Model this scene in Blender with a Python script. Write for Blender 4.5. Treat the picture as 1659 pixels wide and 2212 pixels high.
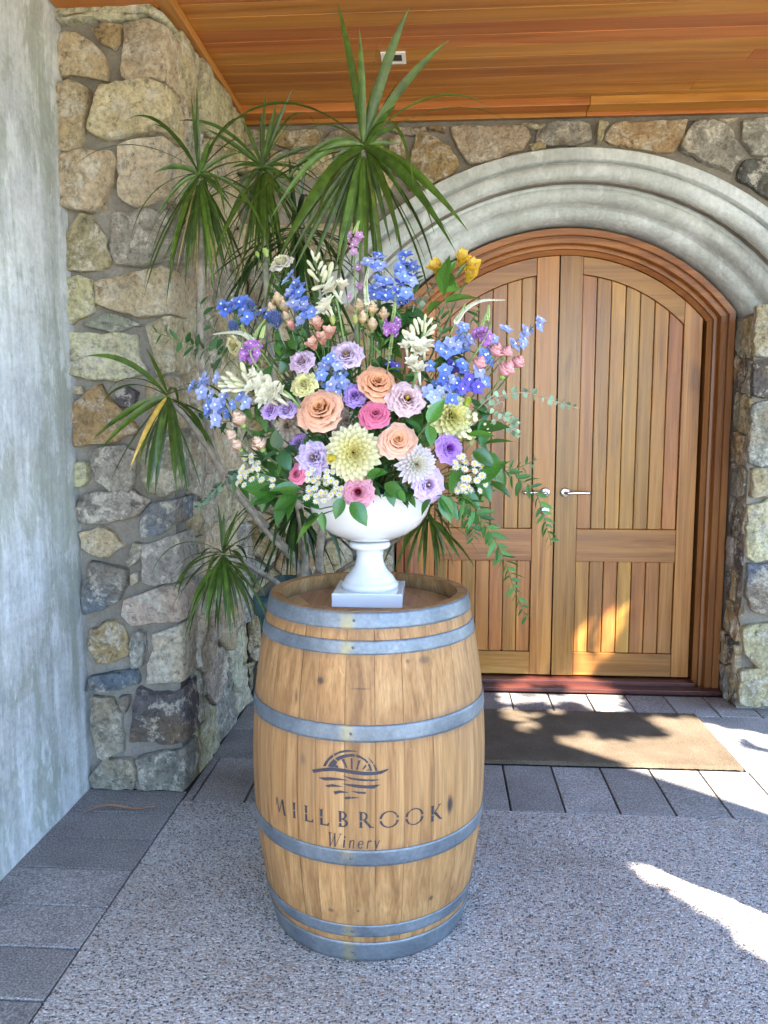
import bpy, math, random
from math import sin, cos, pi, sqrt, radians, atan2, hypot, tan, exp, floor
from mathutils import Vector as V, Matrix as M, noise
from mathutils.geometry import tessellate_polygon

for o in list(bpy.data.objects):
    bpy.data.objects.remove(o)
sc = bpy.context.scene
COL = sc.collection
R = random.Random(11)

# ------------------------------------------------------------------ camera
FPX, YAW, PITCH, CAMH = 1725.0, radians(3.83), radians(6.3), 1.42     # focal length in units of a 1659 x 2212 picture
FW = V((-sin(YAW) * cos(PITCH), cos(YAW) * cos(PITCH), -sin(PITCH)))
RT = V((cos(YAW), sin(YAW), 0)); UP = RT.cross(FW); EYE = V((0, 0, CAMH))
cd = bpy.data.cameras.new('camera'); cam = bpy.data.objects.new('camera', cd); COL.objects.link(cam)
cd.sensor_fit = 'VERTICAL'; cd.sensor_height = 24; cd.lens = 24 * FPX / 2212; cd.clip_start = .02; cd.clip_end = 2000
cam.matrix_world = M(((RT.x, UP.x, -FW.x, 0), (RT.y, UP.y, -FW.y, 0), (RT.z, UP.z, -FW.z, CAMH), (0, 0, 0, 1)))
sc.camera = cam

# ------------------------------------------------------------------ sky, sun, exposure
SUN_EL = radians(48); SUN_H = V((.75, -.66, 0)).normalized()
SUN = V((SUN_H.x * cos(SUN_EL), SUN_H.y * cos(SUN_EL), sin(SUN_EL)))          # towards the sun
w = bpy.data.worlds.new('World'); sc.world = w; w.use_nodes = True
nt = w.node_tree; sky = nt.nodes.new('ShaderNodeTexSky'); sky.sky_type = 'NISHITA'; sky.sun_disc = False
sky.sun_elevation = SUN_EL; sky.sun_rotation = atan2(SUN_H.x, SUN_H.y); sky.altitude = 100; sky.air_density = 1.0; sky.dust_density = .1; sky.ozone_density = 4.5
bg = nt.nodes['Background']; bg.inputs[1].default_value = .15
nt.links.new(sky.outputs[0], bg.inputs[0])
sl = bpy.data.lights.new('sun', 'SUN'); sl.energy = 5.0; sl.angle = radians(.42); sl.color = (1, .93, .82)
so = bpy.data.objects.new('sun', sl); COL.objects.link(so); so.location = (6, -6, 9)
so.rotation_euler = SUN.to_track_quat('Z', 'Y').to_euler()
sc.view_settings.view_transform = 'Standard'; sc.view_settings.look = 'None'
sc.view_settings.gamma = 1; sc.view_settings.use_curve_mapping = False
sc.view_settings.exposure = 3.15

# ------------------------------------------------------------------ helpers
def ray(x, y):
    return FW + RT * ((x - 829.5) / FPX) - UP * ((y - 1106) / FPX)
def at(x, y, Y=None, Z=None, X=None):
    d = ray(x, y)
    t = Y / d.y if Y is not None else ((Z - CAMH) / d.z if Z is not None else X / d.x)
    return EYE + d * t
def proj(P):
    d = V(P) - EYE; z = d.dot(FW)
    return 829.5 + FPX * d.dot(RT) / z, 1106 - FPX * d.dot(UP) / z

WM = {}
I4 = M.Identity(4)
def T(v): return M.Translation(V(v))
def thing(name, label, cat, loc=(0, 0, 0), group=None, kind=None):
    o = bpy.data.objects.new(name, None); COL.objects.link(o); o.location = loc; o.empty_display_size = .05
    o['label'] = label
    if cat: o['category'] = cat
    if group: o['group'] = group
    if kind: o['kind'] = kind
    WM[o.name] = T(loc)
    return o
def tag(o, label=None, cat=None, group=None, kind=None):
    for k, v in (('label', label), ('category', cat), ('group', group), ('kind', kind)):
        if v: o[k] = v
    return o
def mesh(name, vs, fs, mats=None, smooth=True, fm=None, edge=None):
    me = bpy.data.meshes.new(name); me.from_pydata([tuple(v) for v in vs], [], fs)
    for m in (mats if isinstance(mats, (list, tuple)) else [mats]):
        if m: me.materials.append(m)
    if smooth: me.polygons.foreach_set('use_smooth', [True] * len(me.polygons))
    if fm: me.polygons.foreach_set('material_index', fm)
    if edge is not None:
        at_ = me.attributes.new('edge', 'FLOAT', 'POINT'); at_.data.foreach_set('value', edge)
    me.update()
    return me
def put(name, me, parent=None, Mw=I4, color=None, bevel=0):
    o = bpy.data.objects.new(name, me); COL.objects.link(o); WM[o.name] = Mw
    if parent is not None:
        o.parent = parent; o.matrix_basis = WM[parent.name].inverted() @ Mw
    else:
        o.matrix_basis = Mw
    if color: o.color = (*color[:3], 1)
    if bevel:
        b = o.modifiers.new('bevel', 'BEVEL'); b.width = bevel; b.segments = 2; b.limit_method = 'ANGLE'
    return o
def part(name, vf, mat, parent=None, Mw=I4, smooth=True, color=None, bevel=0):
    return put(name, mesh(name, vf[0], vf[1], mat, smooth), parent, Mw, color, bevel)

def box(x0, x1, y0, y1, z0, z1):
    vs = [(x, y, z) for z in (z0, z1) for y in (y0, y1) for x in (x0, x1)]
    return vs, [(0, 2, 3, 1), (4, 5, 7, 6), (0, 1, 5, 4), (2, 6, 7, 3), (0, 4, 6, 2), (1, 3, 7, 5)]
def prism(poly, f0, f1):
    """polygon of (a,b) pairs extruded between two mapping functions"""
    n = len(poly); vs = [f0(a, b) for a, b in poly] + [f1(a, b) for a, b in poly]
    tr = tessellate_polygon([[V((a, b, 0)) for a, b in poly]])
    fs = [tuple(t) for t in tr] + [tuple(n + i for i in reversed(t)) for t in tr]
    fs += [(i, n + i, n + (i + 1) % n, (i + 1) % n) for i in range(n)]
    return fixn(vs, fs)
def fixn(vs, fs):
    import bmesh
    bm = bmesh.new(); bv = [bm.verts.new(v) for v in vs]
    for f in fs:
        try: bm.faces.new([bv[i] for i in f])
        except ValueError: pass
    bm.verts.index_update(); bmesh.ops.recalc_face_normals(bm, faces=bm.faces)
    fs2 = [tuple(v.index for v in f.verts) for f in bm.faces]; bm.free()
    return vs, fs2
def lathe(prof, c=(0, 0, 0), n=48, close=False):
    vs = []; fs = []; m = len(prof)
    for i in range(n):
        a = 2 * pi * i / n
        for r, z in prof: vs.append((c[0] + r * cos(a), c[1] + r * sin(a), c[2] + z))
    for i in range(n):
        for j in range(m - (0 if close else 1)):
            fs.append((i * m + j, ((i + 1) % n) * m + j, ((i + 1) % n) * m + (j + 1) % m, i * m + (j + 1) % m))
    return vs, fs
def tube(pts, rad, n=6, cap=True):
    pts = [V(p) for p in pts]; k = len(pts); vs = []; fs = []
    rr = rad if isinstance(rad, (list, tuple)) else [rad] * k
    ref = V((.31, .2, .93))
    for i, p in enumerate(pts):
        t = (pts[min(i + 1, k - 1)] - pts[max(i - 1, 0)]).normalized()
        a = t.cross(ref); a = a.normalized() if a.length > .05 else t.orthogonal().normalized(); b = t.cross(a)
        for j in range(n):
            q = 2 * pi * j / n; vs.append(p + a * cos(q) * rr[i] + b * sin(q) * rr[i])
    for i in range(k - 1):
        for j in range(n): fs.append((i * n + j, i * n + (j + 1) % n, (i + 1) * n + (j + 1) % n, (i + 1) * n + j))
    if cap: fs += [tuple(range(n))[::-1], tuple((k - 1) * n + j for j in range(n))]
    return vs, fs
def bez(a, b, c, n=8):
    a, b, c = V(a), V(b), V(c)
    return [a * (1 - t) ** 2 + b * 2 * t * (1 - t) + c * t * t for t in [i / n for i in range(n + 1)]]
def spline(P, n=6):
    P = [V(p) for p in P]; Q = [P[0] * 2 - P[1]] + P + [P[-1] * 2 - P[-2]]; out = []
    for i in range(1, len(Q) - 2):
        for k in range(n):
            t = k / n; a, b, c, d = Q[i - 1], Q[i], Q[i + 1], Q[i + 2]
            out.append(.5 * (2 * b + (c - a) * t + (2 * a - 5 * b + 4 * c - d) * t * t + (3 * b - a - 3 * c + d) * t ** 3))
    return out + [P[-1]]
def merge(*vfs):
    vs = []; fs = []
    for v, f in vfs:
        k = len(vs); vs += list(v); fs += [tuple(i + k for i in q) for q in f]
    return vs, fs
def xf(vf, Mx): return [Mx @ V(v) for v in vf[0]], vf[1]
def grid(fn, nu, nv):
    vs = [fn(i / nu, j / nv) for j in range(nv + 1) for i in range(nu + 1)]
    fs = [(j * (nu + 1) + i, j * (nu + 1) + i + 1, (j + 1) * (nu + 1) + i + 1, (j + 1) * (nu + 1) + i) for j in range(nv) for i in range(nu)]
    return vs, fs
def frame(d, roll=0.0):
    """rotation matrix whose +Z looks along d"""
    d = V(d).normalized(); q = d.to_track_quat('Z', 'Y').to_matrix().to_4x4()
    return q @ M.Rotation(roll, 4, 'Z')
def blob(rx, ry, rz, nu=8, nv=6):
    vs, fs = grid(lambda u, v: V((rx * cos(2 * pi * u) * sin(pi * v), ry * sin(2 * pi * u) * sin(pi * v), -rz * cos(pi * v))), nu, nv)
    return vs, fs

# ------------------------------------------------------------------ materials
class NT:
    def __init__(s, name):
        s.m = bpy.data.materials.new(name); s.m.use_nodes = True; s.t = s.m.node_tree
        s.b = s.t.nodes['Principled BSDF']; s.out = s.t.nodes['Material Output']
    def n(s, typ, ins=None, **kw):
        nd = s.t.nodes.new('ShaderNode' + typ)
        for k, v in kw.items(): setattr(nd, k, v)
        for k, v in (ins or {}).items(): s.set(nd.inputs[k], v)
        return nd
    def set(s, sock, v):
        if hasattr(v, 'is_output') or isinstance(v, bpy.types.NodeSocket): s.t.links.new(v, sock)
        else:
            if isinstance(v, (tuple, list)) and len(v) == 3 and sock.type == 'RGBA': v = (*v, 1)
            sock.default_value = v
    def math(s, op, a, b=0, clamp=False):
        nd = s.n('Math', operation=op, use_clamp=clamp); s.set(nd.inputs[0], a); s.set(nd.inputs[1], b); return nd.outputs[0]
    def mix(s, f, a, b, mode='MIX'):
        nd = s.n('Mix', data_type='RGBA', blend_type=mode); s.set(nd.inputs[0], f); s.set(nd.inputs[6], a); s.set(nd.inputs[7], b); return nd.outputs[2]
    def ramp(s, f, stops):
        nd = s.n('ValToRGB'); s.set(nd.inputs[0], f); e = nd.color_ramp.elements
        while len(e) < len(stops): e.new(.5)
        for i, (p, c) in enumerate(stops):
            e[i].position = p; e[i].color = (c, c, c, 1) if isinstance(c, (int, float)) else (*c, 1)
        return nd.outputs[0]
    def noise(s, vec, scale, detail=4, rough=.55, dist=0):
        nd = s.n('TexNoise', {'Scale': scale, 'Detail': detail, 'Roughness': rough, 'Distortion': dist})
        s.set(nd.inputs['Vector'], vec); return nd.outputs[0]
    def coords(s, scale=(1, 1, 1), rnd=0.0):
        v = s.n('TexCoord').outputs['Object']
        if rnd:
            oi = s.n('ObjectInfo').outputs['Random']
            mu = s.n('VectorMath', operation='SCALE'); s.set(mu.inputs[0], (rnd, rnd * 1.7, rnd * .6)); s.set(mu.inputs['Scale'], oi)
            ad = s.n('VectorMath', operation='ADD'); s.set(ad.inputs[0], v); s.set(ad.inputs[1], mu.outputs[0]); v = ad.outputs[0]
        mp = s.n('Mapping'); s.set(mp.inputs[0], v); mp.inputs['Scale'].default_value = scale
        return mp.outputs[0]
    def bump(s, h, strength=.3, dist=.01, normal=None):
        nd = s.n('Bump', {'Strength': strength, 'Distance': dist}); s.set(nd.inputs['Height'], h)
        if normal: s.set(nd.inputs['Normal'], normal)
        return nd.outputs[0]
    def fin(s, color=None, rough=None, normal=None, **kw):
        if color is not None: s.set(s.b.inputs['Base Color'], color)
        if rough is not None: s.set(s.b.inputs['Roughness'], rough)
        if normal is not None: s.set(s.b.inputs['Normal'], normal)
        for k, v in kw.items(): s.set(s.b.inputs[k.replace('_', ' ')], v)
        return s.m

def wood(name, dark, mid, light, axis, rough=.45, var=.22, bump=.15, grain=1.0, spec=.5):
    t = NT(name); lo, hi = .7 * grain, 14 * grain
    sc_ = tuple(lo if i == axis else hi for i in range(3))
    c = t.coords(sc_, rnd=23.0)
    n1 = t.noise(c, 1.0, 5, .6, 1.6)
    col = t.ramp(n1, [(.28, dark), (.48, mid), (.68, light)])
    c2 = t.coords(tuple(3.0 if i == axis else 160 for i in range(3)), rnd=11.0)
    n2 = t.noise(c2, 1.0, 3, .6)
    col = t.mix(.55, col, t.ramp(n2, [(.3, .62), (.65, 1.08)]), 'MULTIPLY')
    # a few dark knots and streaks
    c3 = t.coords(tuple(1.1 if i == axis else 5 for i in range(3)), rnd=31.0)
    n3 = t.noise(c3, 1.3, 2, .5, .6)
    col = t.mix(t.ramp(n3, [(.66, 0), (.76, .55)]), col, tuple(x * .45 for x in dark))
    oi = t.n('ObjectInfo')
    rn = t.math('FRACT', t.math('MULTIPLY', oi.outputs['Random'], 7.31))
    hs = t.n('HueSaturation'); t.set(hs.inputs['Color'], col)
    t.set(hs.inputs['Value'], t.math('ADD', t.math('MULTIPLY', oi.outputs['Random'], 2 * var), 1 - var))
    t.set(hs.inputs['Hue'], t.math('ADD', t.math('MULTIPLY', rn, .024), .486))
    nb = t.bump(t.math('ADD', n2, t.math('MULTIPLY', n1, .6)), bump, .004)
    return t.fin(hs.outputs[0], t.math('ADD', t.math('MULTIPLY', n2, .22), rough - .1), nb, Specular_IOR_Level=spec)

def stone_mat(name):
    t = NT(name); c = t.coords(rnd=9.0)
    oc = t.n('ObjectInfo').outputs['Color']
    n1 = t.noise(c, 5, 6, .68, .5); n2 = t.noise(c, 13, 9, .78, .3); n3 = t.noise(c, 48, 8, .75); n4 = t.noise(c, 2.6, 3, .6); n5 = t.noise(c, 26, 6, .7)
    col = t.mix(t.ramp(n1, [(.38, .75), (.47, 0)]), oc, t.mix(.5, oc, (.07, .075, .08)))           # dark mineral bands
    col = t.mix(t.ramp(n2, [(.515, 0), (.58, .8)]), col, (.78, .73, .62))                            # pale crust
    col = t.mix(t.ramp(n5, [(.34, .62), (.42, 0)]), col, (.07, .07, .07))                           # black lichen specks
    col = t.mix(t.ramp(n4, [(.50, 0), (.68, .42)]), col, (.46, .29, .11))                            # iron stain
    col = t.mix(.85, col, t.ramp(n3, [(.36, .52), (.49, .97), (.62, 1.28)]), 'MULTIPLY')
    h = t.math('ADD', t.math('MULTIPLY', n2, 1.1), t.math('MULTIPLY', n3, .5))
    h = t.math('ADD', h, t.math('ADD', n1, t.math('MULTIPLY', n5, .5)))
    return t.fin(col, .9, t.bump(h, 1.0, .045), Specular_IOR_Level=.2)

def mortar_mat():
    t = NT('mortar'); c = t.coords()
    n1 = t.noise(c, 4, 6, .65); n2 = t.noise(c, 90, 4, .6)
    col = t.ramp(n1, [(.3, (.135, .118, .095)), (.5, (.20, .18, .152)), (.7, (.28, .26, .23))])
    col = t.mix(.5, col, t.ramp(n2, [(.3, .6), (.6, 1.1)]), 'MULTIPLY')
    return t.fin(col, .95, t.bump(t.math('ADD', n1, t.math('MULTIPLY', n2, .4)), .5, .012), Specular_IOR_Level=.2)

def concrete_mat(name, streak=1.0, base=(.43, .44, .42), blotch=1.0):
    t = NT(name)
    c = t.coords(); cs = t.coords((7, 7, .42)); cf = t.coords((42, 42, 1.6)); ch = t.coords((.8, .8, 11))
    n1 = t.noise(c, 2.2, 6, .65); ns = t.noise(cs, 1, 5, .65, .5); nf = t.noise(cf, 1, 4, .65); nh = t.noise(ch, 1, 4, .6); n4 = t.noise(c, 46, 5, .7)
    dk = tuple(x * .48 for x in base); lt = tuple(min(.78, x * 1.38) for x in base)
    col = t.ramp(n1, [(.28, tuple(x * .72 for x in base)), (.5, base), (.72, lt)])
    col = t.mix(t.ramp(ns, [(.40, .6 * streak), (.54, 0)]), col, (dk[0], dk[1] * 1.0, dk[2] * .86))
    col = t.mix(t.ramp(nf, [(.54, 0), (.72, .55 * streak)]), col, lt)
    col = t.mix(t.ramp(nf, [(.26, .5 * streak), (.40, 0)]), col, dk)
    col = t.mix(t.ramp(nh, [(.58, 0), (.74, .38)]), col, (.26, .27, .24))
    col = t.mix(.6, col, t.ramp(n4, [(.3, .68), (.55, 1.0), (.7, 1.12)]), 'MULTIPLY')
    h = t.math('ADD', t.math('MULTIPLY', n4, .5), t.math('ADD', n1, t.math('MULTIPLY', nf, .4)))
    nbk = t.noise(t.coords((4.5, 4.5, 2.2)), 1, 7, .72, .6); nc = t.noise(t.coords((15, 15, 6)), 1, 6, .7)
    col = t.mix(t.ramp(nbk, [(.42, .55 * blotch), (.50, 0)]), col, (dk[0] * .98, dk[1] * 1.04, dk[2] * .78))
    col = t.mix(t.ramp(nc, [(.36, .5 * blotch), (.44, 0)]), col, dk)
    col = t.mix(t.ramp(nc, [(.56, 0), (.63, .45)]), col, lt)
    return t.fin(col, .8, t.bump(h, .5, .01), Specular_IOR_Level=.35)

def aggregate_mat():
    t = NT('exposed_aggregate'); c = t.coords()
    ds = t.noise(c, 60, 2); va = t.n('VectorMath', operation='ADD'); t.set(va.inputs[0], c)
    sc2 = t.n('VectorMath', operation='SCALE'); cn = t.n('TexNoise', {'Scale': 55.0}); t.set(cn.inputs['Vector'], c)
    t.set(sc2.inputs[0], cn.outputs['Color']); sc2.inputs['Scale'].default_value = .012; t.set(va.inputs[1], sc2.outputs[0])
    v1 = t.n('TexVoronoi', {'Scale': 145.0, 'Randomness': 1.0}); t.set(v1.inputs['Vector'], va.outputs[0])
    pc = v1.outputs['Color']; d = v1.outputs['Distance']
    sp = t.n('SeparateColor'); t.set(sp.inputs[0], pc)
    peb = t.ramp(sp.outputs[0], [(.0, (.05, .047, .05)), (.14, (.09, .08, .085)), (.22, (.15, .13, .125)), (.45, (.30, .28, .265)), (.75, (.45, .43, .41)), (1, (.58, .56, .53))])
    peb = t.mix(t.ramp(sp.outputs[1], [(.84, 0), (.9, .7)]), peb, (.33, .19, .11))
    mt = t.mix(t.noise(c, 30, 3), (.315, .29, .268), (.44, .412, .385))
    col = t.mix(t.ramp(d, [(.46, 0), (.62, 1)]), peb, mt)
    big = t.noise(c, 1.6, 4, .6)
    col = t.mix(.65, col, t.ramp(big, [(.3, .66), (.5, .95), (.7, 1.1)]), 'MULTIPLY')
    st = t.noise(c, 1.1, 5, .7, .4)
    col = t.mix(t.ramp(st, [(.53, 0), (.68, .55)]), col, (.17, .125, .085))
    h = t.ramp(d, [(.0, 1), (.45, .8), (.75, 0)])
    return t.fin(col, .62, t.bump(h, .55, .006), Specular_IOR_Level=.4)

def paver_mat():
    t = NT('paver_concrete'); c = t.coords(rnd=5.0)
    n1 = t.noise(c, 3, 5, .6); n2 = t.noise(c, 170, 3, .7); n3 = t.noise(c, 60, 4, .7)
    col = t.ramp(n1, [(.3, (.165, .152, .145)), (.55, (.235, .22, .21)), (.75, (.30, .285, .275))])
    col = t.mix(.8, col, t.ramp(n2, [(.36, .35), (.5, 1), (.64, 1.9)]), 'MULTIPLY')
    col = t.mix(.5, col, t.ramp(n3, [(.3, .7), (.6, 1.15)]), 'MULTIPLY')
    hs = t.n('HueSaturation'); t.set(hs.inputs['Color'], col); t.set(hs.inputs['Value'], t.math('ADD', t.math('MULTIPLY', t.n('ObjectInfo').outputs['Random'], .34), .84))
    return t.fin(hs.outputs[0], .7, t.bump(t.math('ADD', n2, n3), .6, .005), Specular_IOR_Level=.4)

def galv_mat():
    t = NT('galvanised_steel'); c = t.coords()
    v = t.n('TexVoronoi', {'Scale': 130.0}); t.set(v.inputs['Vector'], c)
    sp = t.n('SeparateColor'); t.set(sp.inputs[0], v.outputs['Color'])
    n1 = t.noise(c, 9, 6, .7, .3); n2 = t.noise(t.coords((30, 30, 4)), 1, 4, .6)
    col = t.ramp(n1, [(.28, (.085, .10, .122)), (.5, (.13, .152, .178)), (.72, (.19, .212, .24))])
    col = t.mix(.5, col, t.ramp(sp.outputs[0], [(0, .78), (1, 1.2)]), 'MULTIPLY')
    # rust run below the rivets on the front
    sx = t.n('SeparateXYZ'); t.set(sx.inputs[0], t.n('TexCoord').outputs['Object'])
    band = t.math('ABSOLUTE', t.math('SUBTRACT', t.math('ADD', sx.outputs[0], t.math('MULTIPLY', n2, .02)), -.213))
    fr = t.math('LESS_THAN', sx.outputs[1], 2.249)
    mk = t.math('MULTIPLY', t.math('MULTIPLY', t.ramp(band, [(.006, .75), (.024, 0)]), fr), t.ramp(n1, [(.4, .15), (.6, 1)]))
    col = t.mix(mk, col, (.30, .24, .10))
    ro = t.math('ADD', t.math('MULTIPLY', sp.outputs[1], .16), t.math('ADD', t.math('MULTIPLY', n1, .2), .3))
    return t.fin(col, ro, t.bump(t.math('ADD', n1, t.math('MULTIPLY', sp.outputs[2], .3)), .12, .002), Metallic=.45)

def simple(name, col, rough=.5, metal=0, nscale=0, amt=.25, spec=.5, bump=0, coat=0):
    t = NT(name)
    if nscale:
        n = t.noise(t.coords(rnd=3.0), nscale, 5, .6)
        col = t.mix(1, col, t.ramp(n, [(.3, 1 - amt), (.7, 1 + amt * .5)]), 'MULTIPLY')
        if bump: t.set(t.b.inputs['Normal'], t.bump(n, bump, .004))
    return t.fin(col, rough, None, Metallic=metal, Specular_IOR_Level=spec, Coat_Weight=coat)

def petal_mat(name, rough=.55, trans=.3, veins=.25, edge=False):
    t = NT(name); oc = t.n('ObjectInfo').outputs['Color']
    n = t.noise(t.coords(rnd=2.0), 60, 3, .6); n2 = t.noise(t.coords((220, 220, 25), rnd=2.0), 1, 2)
    col = t.mix(1, oc, t.ramp(n, [(.3, 1 - veins), (.7, 1.08)]), 'MULTIPLY')
    col = t.mix(.35, col, t.ramp(n2, [(.35, .8), (.6, 1.06)]), 'MULTIPLY')
    if edge:
        hs = t.n('HueSaturation', {'Saturation': 1.35, 'Value': .72}); t.set(hs.inputs['Color'], col)
        hl = t.n('HueSaturation', {'Saturation': .82, 'Value': 1.12}); t.set(hl.inputs['Color'], col)
        col = t.mix(t.n('Attribute', attribute_name='edge').outputs['Fac'], hs.outputs[0], hl.outputs[0])
    tr = t.n('BsdfTranslucent'); t.set(tr.inputs[0], col)
    t.fin(col, rough, t.bump(n2, .12, .001), Specular_IOR_Level=.3)
    mx = t.n('MixShader', {0: trans}); t.t.links.new(t.b.outputs[0], mx.inputs[1]); t.t.links.new(tr.outputs[0], mx.inputs[2]); t.t.links.new(mx.outputs[0], t.out.inputs[0])
    return t.m
def leaf_mat(name, rough=.35, trans=.22, var=.35):
    t = NT(name); oi = t.n('ObjectInfo'); oc = oi.outputs['Color']
    n = t.noise(t.coords(rnd=2.0), 26, 4, .6); n2 = t.noise(t.coords((90, 90, 6), rnd=2.0), 1, 2)
    col = t.mix(1, oc, t.ramp(n, [(.3, 1 - var), (.7, 1.25)]), 'MULTIPLY')
    hs = t.n('HueSaturation'); t.set(hs.inputs['Color'], col)
    t.set(hs.inputs['Value'], t.math('ADD', t.math('MULTIPLY', oi.outputs['Random'], .6), .7))
    col = hs.outputs[0]
    tr = t.n('BsdfTranslucent'); t.set(tr.inputs[0], t.mix(1, col, (1.3, 1.5, .5), 'MULTIPLY'))
    t.fin(col, rough, t.bump(n2, .15, .001), Specular_IOR_Level=.5)
    mx = t.n('MixShader', {0: trans}); t.t.links.new(t.b.outputs[0], mx.inputs[1]); t.t.links.new(tr.outputs[0], mx.inputs[2]); t.t.links.new(mx.outputs[0], t.out.inputs[0])
    return t.m

MS = stone_mat('rubble_stone'); MM = mortar_mat()
MCW = concrete_mat('streaked_concrete', .8, (.47, .50, .52)); MCA = concrete_mat('cast_concrete', .35, (.45, .47, .465), .35)
MAG = aggregate_mat(); MPV = paver_mat(); MGV = galv_mat()
DOORV = wood('door_timber_upright', (.185, .070, .013), (.31, .132, .027), (.42, .20, .047), 2, .30, .26)
DOORH = wood('door_timber_level', (.19, .072, .014), (.32, .138, .028), (.42, .20, .047), 0, .30, .16)
FRAMV = wood('frame_timber_upright', (.135, .038, .008), (.225, .072, .016), (.32, .115, .028), 2, .36, .12)
FRAMH = wood('frame_timber_level', (.135, .038, .008), (.225, .072, .016), (.32, .115, .028), 0, .36, .12)
CEIL = wood('ceiling_timber', (.25, .080, .012), (.38, .138, .022), (.49, .20, .04), 0, .38, .15, .12, .8)
CEILY = wood('ceiling_trim_timber', (.22, .08, .02), (.33, .13, .032), (.42, .18, .05), 1, .42, .1, .12, .8)
SILL = wood('threshold_timber', (.04, .011, .008), (.07, .02, .013), (.1, .033, .02), 0, .3, .05)
MCH = simple('satin_chrome', (.62, .62, .63), .22, 1)
MURN = simple('white_glaze', (.60, .60, .63), .09, 0, 3, .04, .6, 0, .4)
MPOT = simple('dark_teal_glaze', (.03, .075, .085), .25, 0, 8, .4)
MSOIL = simple('potting_soil', (.03, .022, .016), .95, 0, 40, .6, .2, .6)
MSTEM = leaf_mat('stem_green', .5, .05, .25)
MLEAF = leaf_mat('glossy_leaf', .28, .18, .35)
MMATTE = leaf_mat('matte_leaf', .55, .22, .3)
MSTRAP = leaf_mat('strap_leaf', .38, .28, .55)
MBARK = simple('pale_grey_bark', (.27, .235, .19), .85, 0, 28, .55, .2, .8)
MPET = petal_mat('petal', .6, .38, .16); MPETE = petal_mat('layered_petal', .6, .34, .14, True)
MYEL = simple('pollen_yellow', (.75, .46, .05), .7, 0, 90, .3)
MDISC = simple('daisy_yellow', (.78, .52, .05), .75, 0, 200, .3)
MWHITE = petal_mat('white_petal', .6, .2, .06)
MCOIR = None

# ================================================================== STRUCTURE
WALL_Y, DOOR_Y = 3.985, 4.34
CX = .64
# ---- stones
def chaikin(P, q=.22):
    out = []
    n = len(P)
    for i in range(n):
        a, b = P[i], P[(i + 1) % n]
        out.append((a[0] * (1 - q) + b[0] * q, a[1] * (1 - q) + b[1] * q)); out.append((a[0] * q + b[0] * (1 - q), a[1] * q + b[1] * (1 - q)))
    return out
def resample(P, step):
    out = []
    n = len(P)
    for i in range(n):
        a, b = P[i], P[(i + 1) % n]; L = hypot(b[0] - a[0], b[1] - a[1]); k = max(1, int(L / step + .5))
        for j in range(k): out.append((a[0] + (b[0] - a[0]) * j / k, a[1] + (b[1] - a[1]) * j / k))
    return out
def stone_vf(P, fn, thick, seed, rough=1.0, step=.028):
    """P polygon in wall coordinates (a,b); fn(a,b,h) -> world, h is how far the stone stands out"""
    P = resample(chaikin(P, .06), step); n = len(P)
    sv = V((seed * 1.37, seed * .71, seed * 2.11))
    cx = sum(p[0] for p in P) / n; cy = sum(p[1] for p in P) / n
    P = [(p[0] + .014 * rough * noise.noise(V((p[0] * 26, p[1] * 26, 0)) + sv), p[1] + .012 * rough * noise.noise(V((p[0] * 22, p[1] * 22, 7)) + sv)) for p in P]
    size = max(hypot(p[0] - cx, p[1] - cy) for p in P)
    def hh(a, b, k):
        return k * thick + .030 * rough * (noise.turbulence(V((a * 7, b * 7, 3)) + sv, 4, True) - .45) + .008 * noise.noise(V((a * 30, b * 30, 1)) + sv) + .05 * rough * (noise.noise(sv) * (a - cx) + noise.noise(sv * 1.7) * (b - cy))
    rings = []
    ins = min(.010, size * .12)
    for s, k in ((1.055, None), (1.055, .6), (1.055 - ins * .25 / size, .94), (1.055 - ins * .8 / size, 1.0), (.88, 1.0), (.70, 1.02), (.5, 1.02), (.3, 1.02), (.12, 1.02)):
        ring = []
        for a, b in P:
            a2 = cx + (a - cx) * s; b2 = cy + (b - cy) * s
            ring.append(fn(a2, b2, -.01 if k is None else (hh(a2, b2, k) if k > .5 else k * thick)))
        rings.append(ring)
    vs = [v for r in rings for v in r] + [fn(cx, cy, hh(cx, cy, 1.03))]
    fs = [(r * n + i, r * n + (i + 1) % n, (r + 1) * n + (i + 1) % n, (r + 1) * n + i) for r in range(len(rings) - 1) for i in range(n)]
    L = (len(rings) - 1) * n; c = len(vs) - 1
    fs += [(L + i, L + (i + 1) % n, c) for i in range(n)]
    return vs, fs
def clip(P, a, b, c):
    """keep a*x+b*y<=c"""
    out = []
    for i in range(len(P)):
        p, q = P[i], P[(i + 1) % len(P)]; dp = a * p[0] + b * p[1] - c; dq = a * q[0] + b * q[1] - c
        if dp <= 0: out.append(p)
        if dp * dq < 0:
            t = dp / (dp - dq); out.append((p[0] + (q[0] - p[0]) * t, p[1] + (q[1] - p[1]) * t))
    return out
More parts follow.
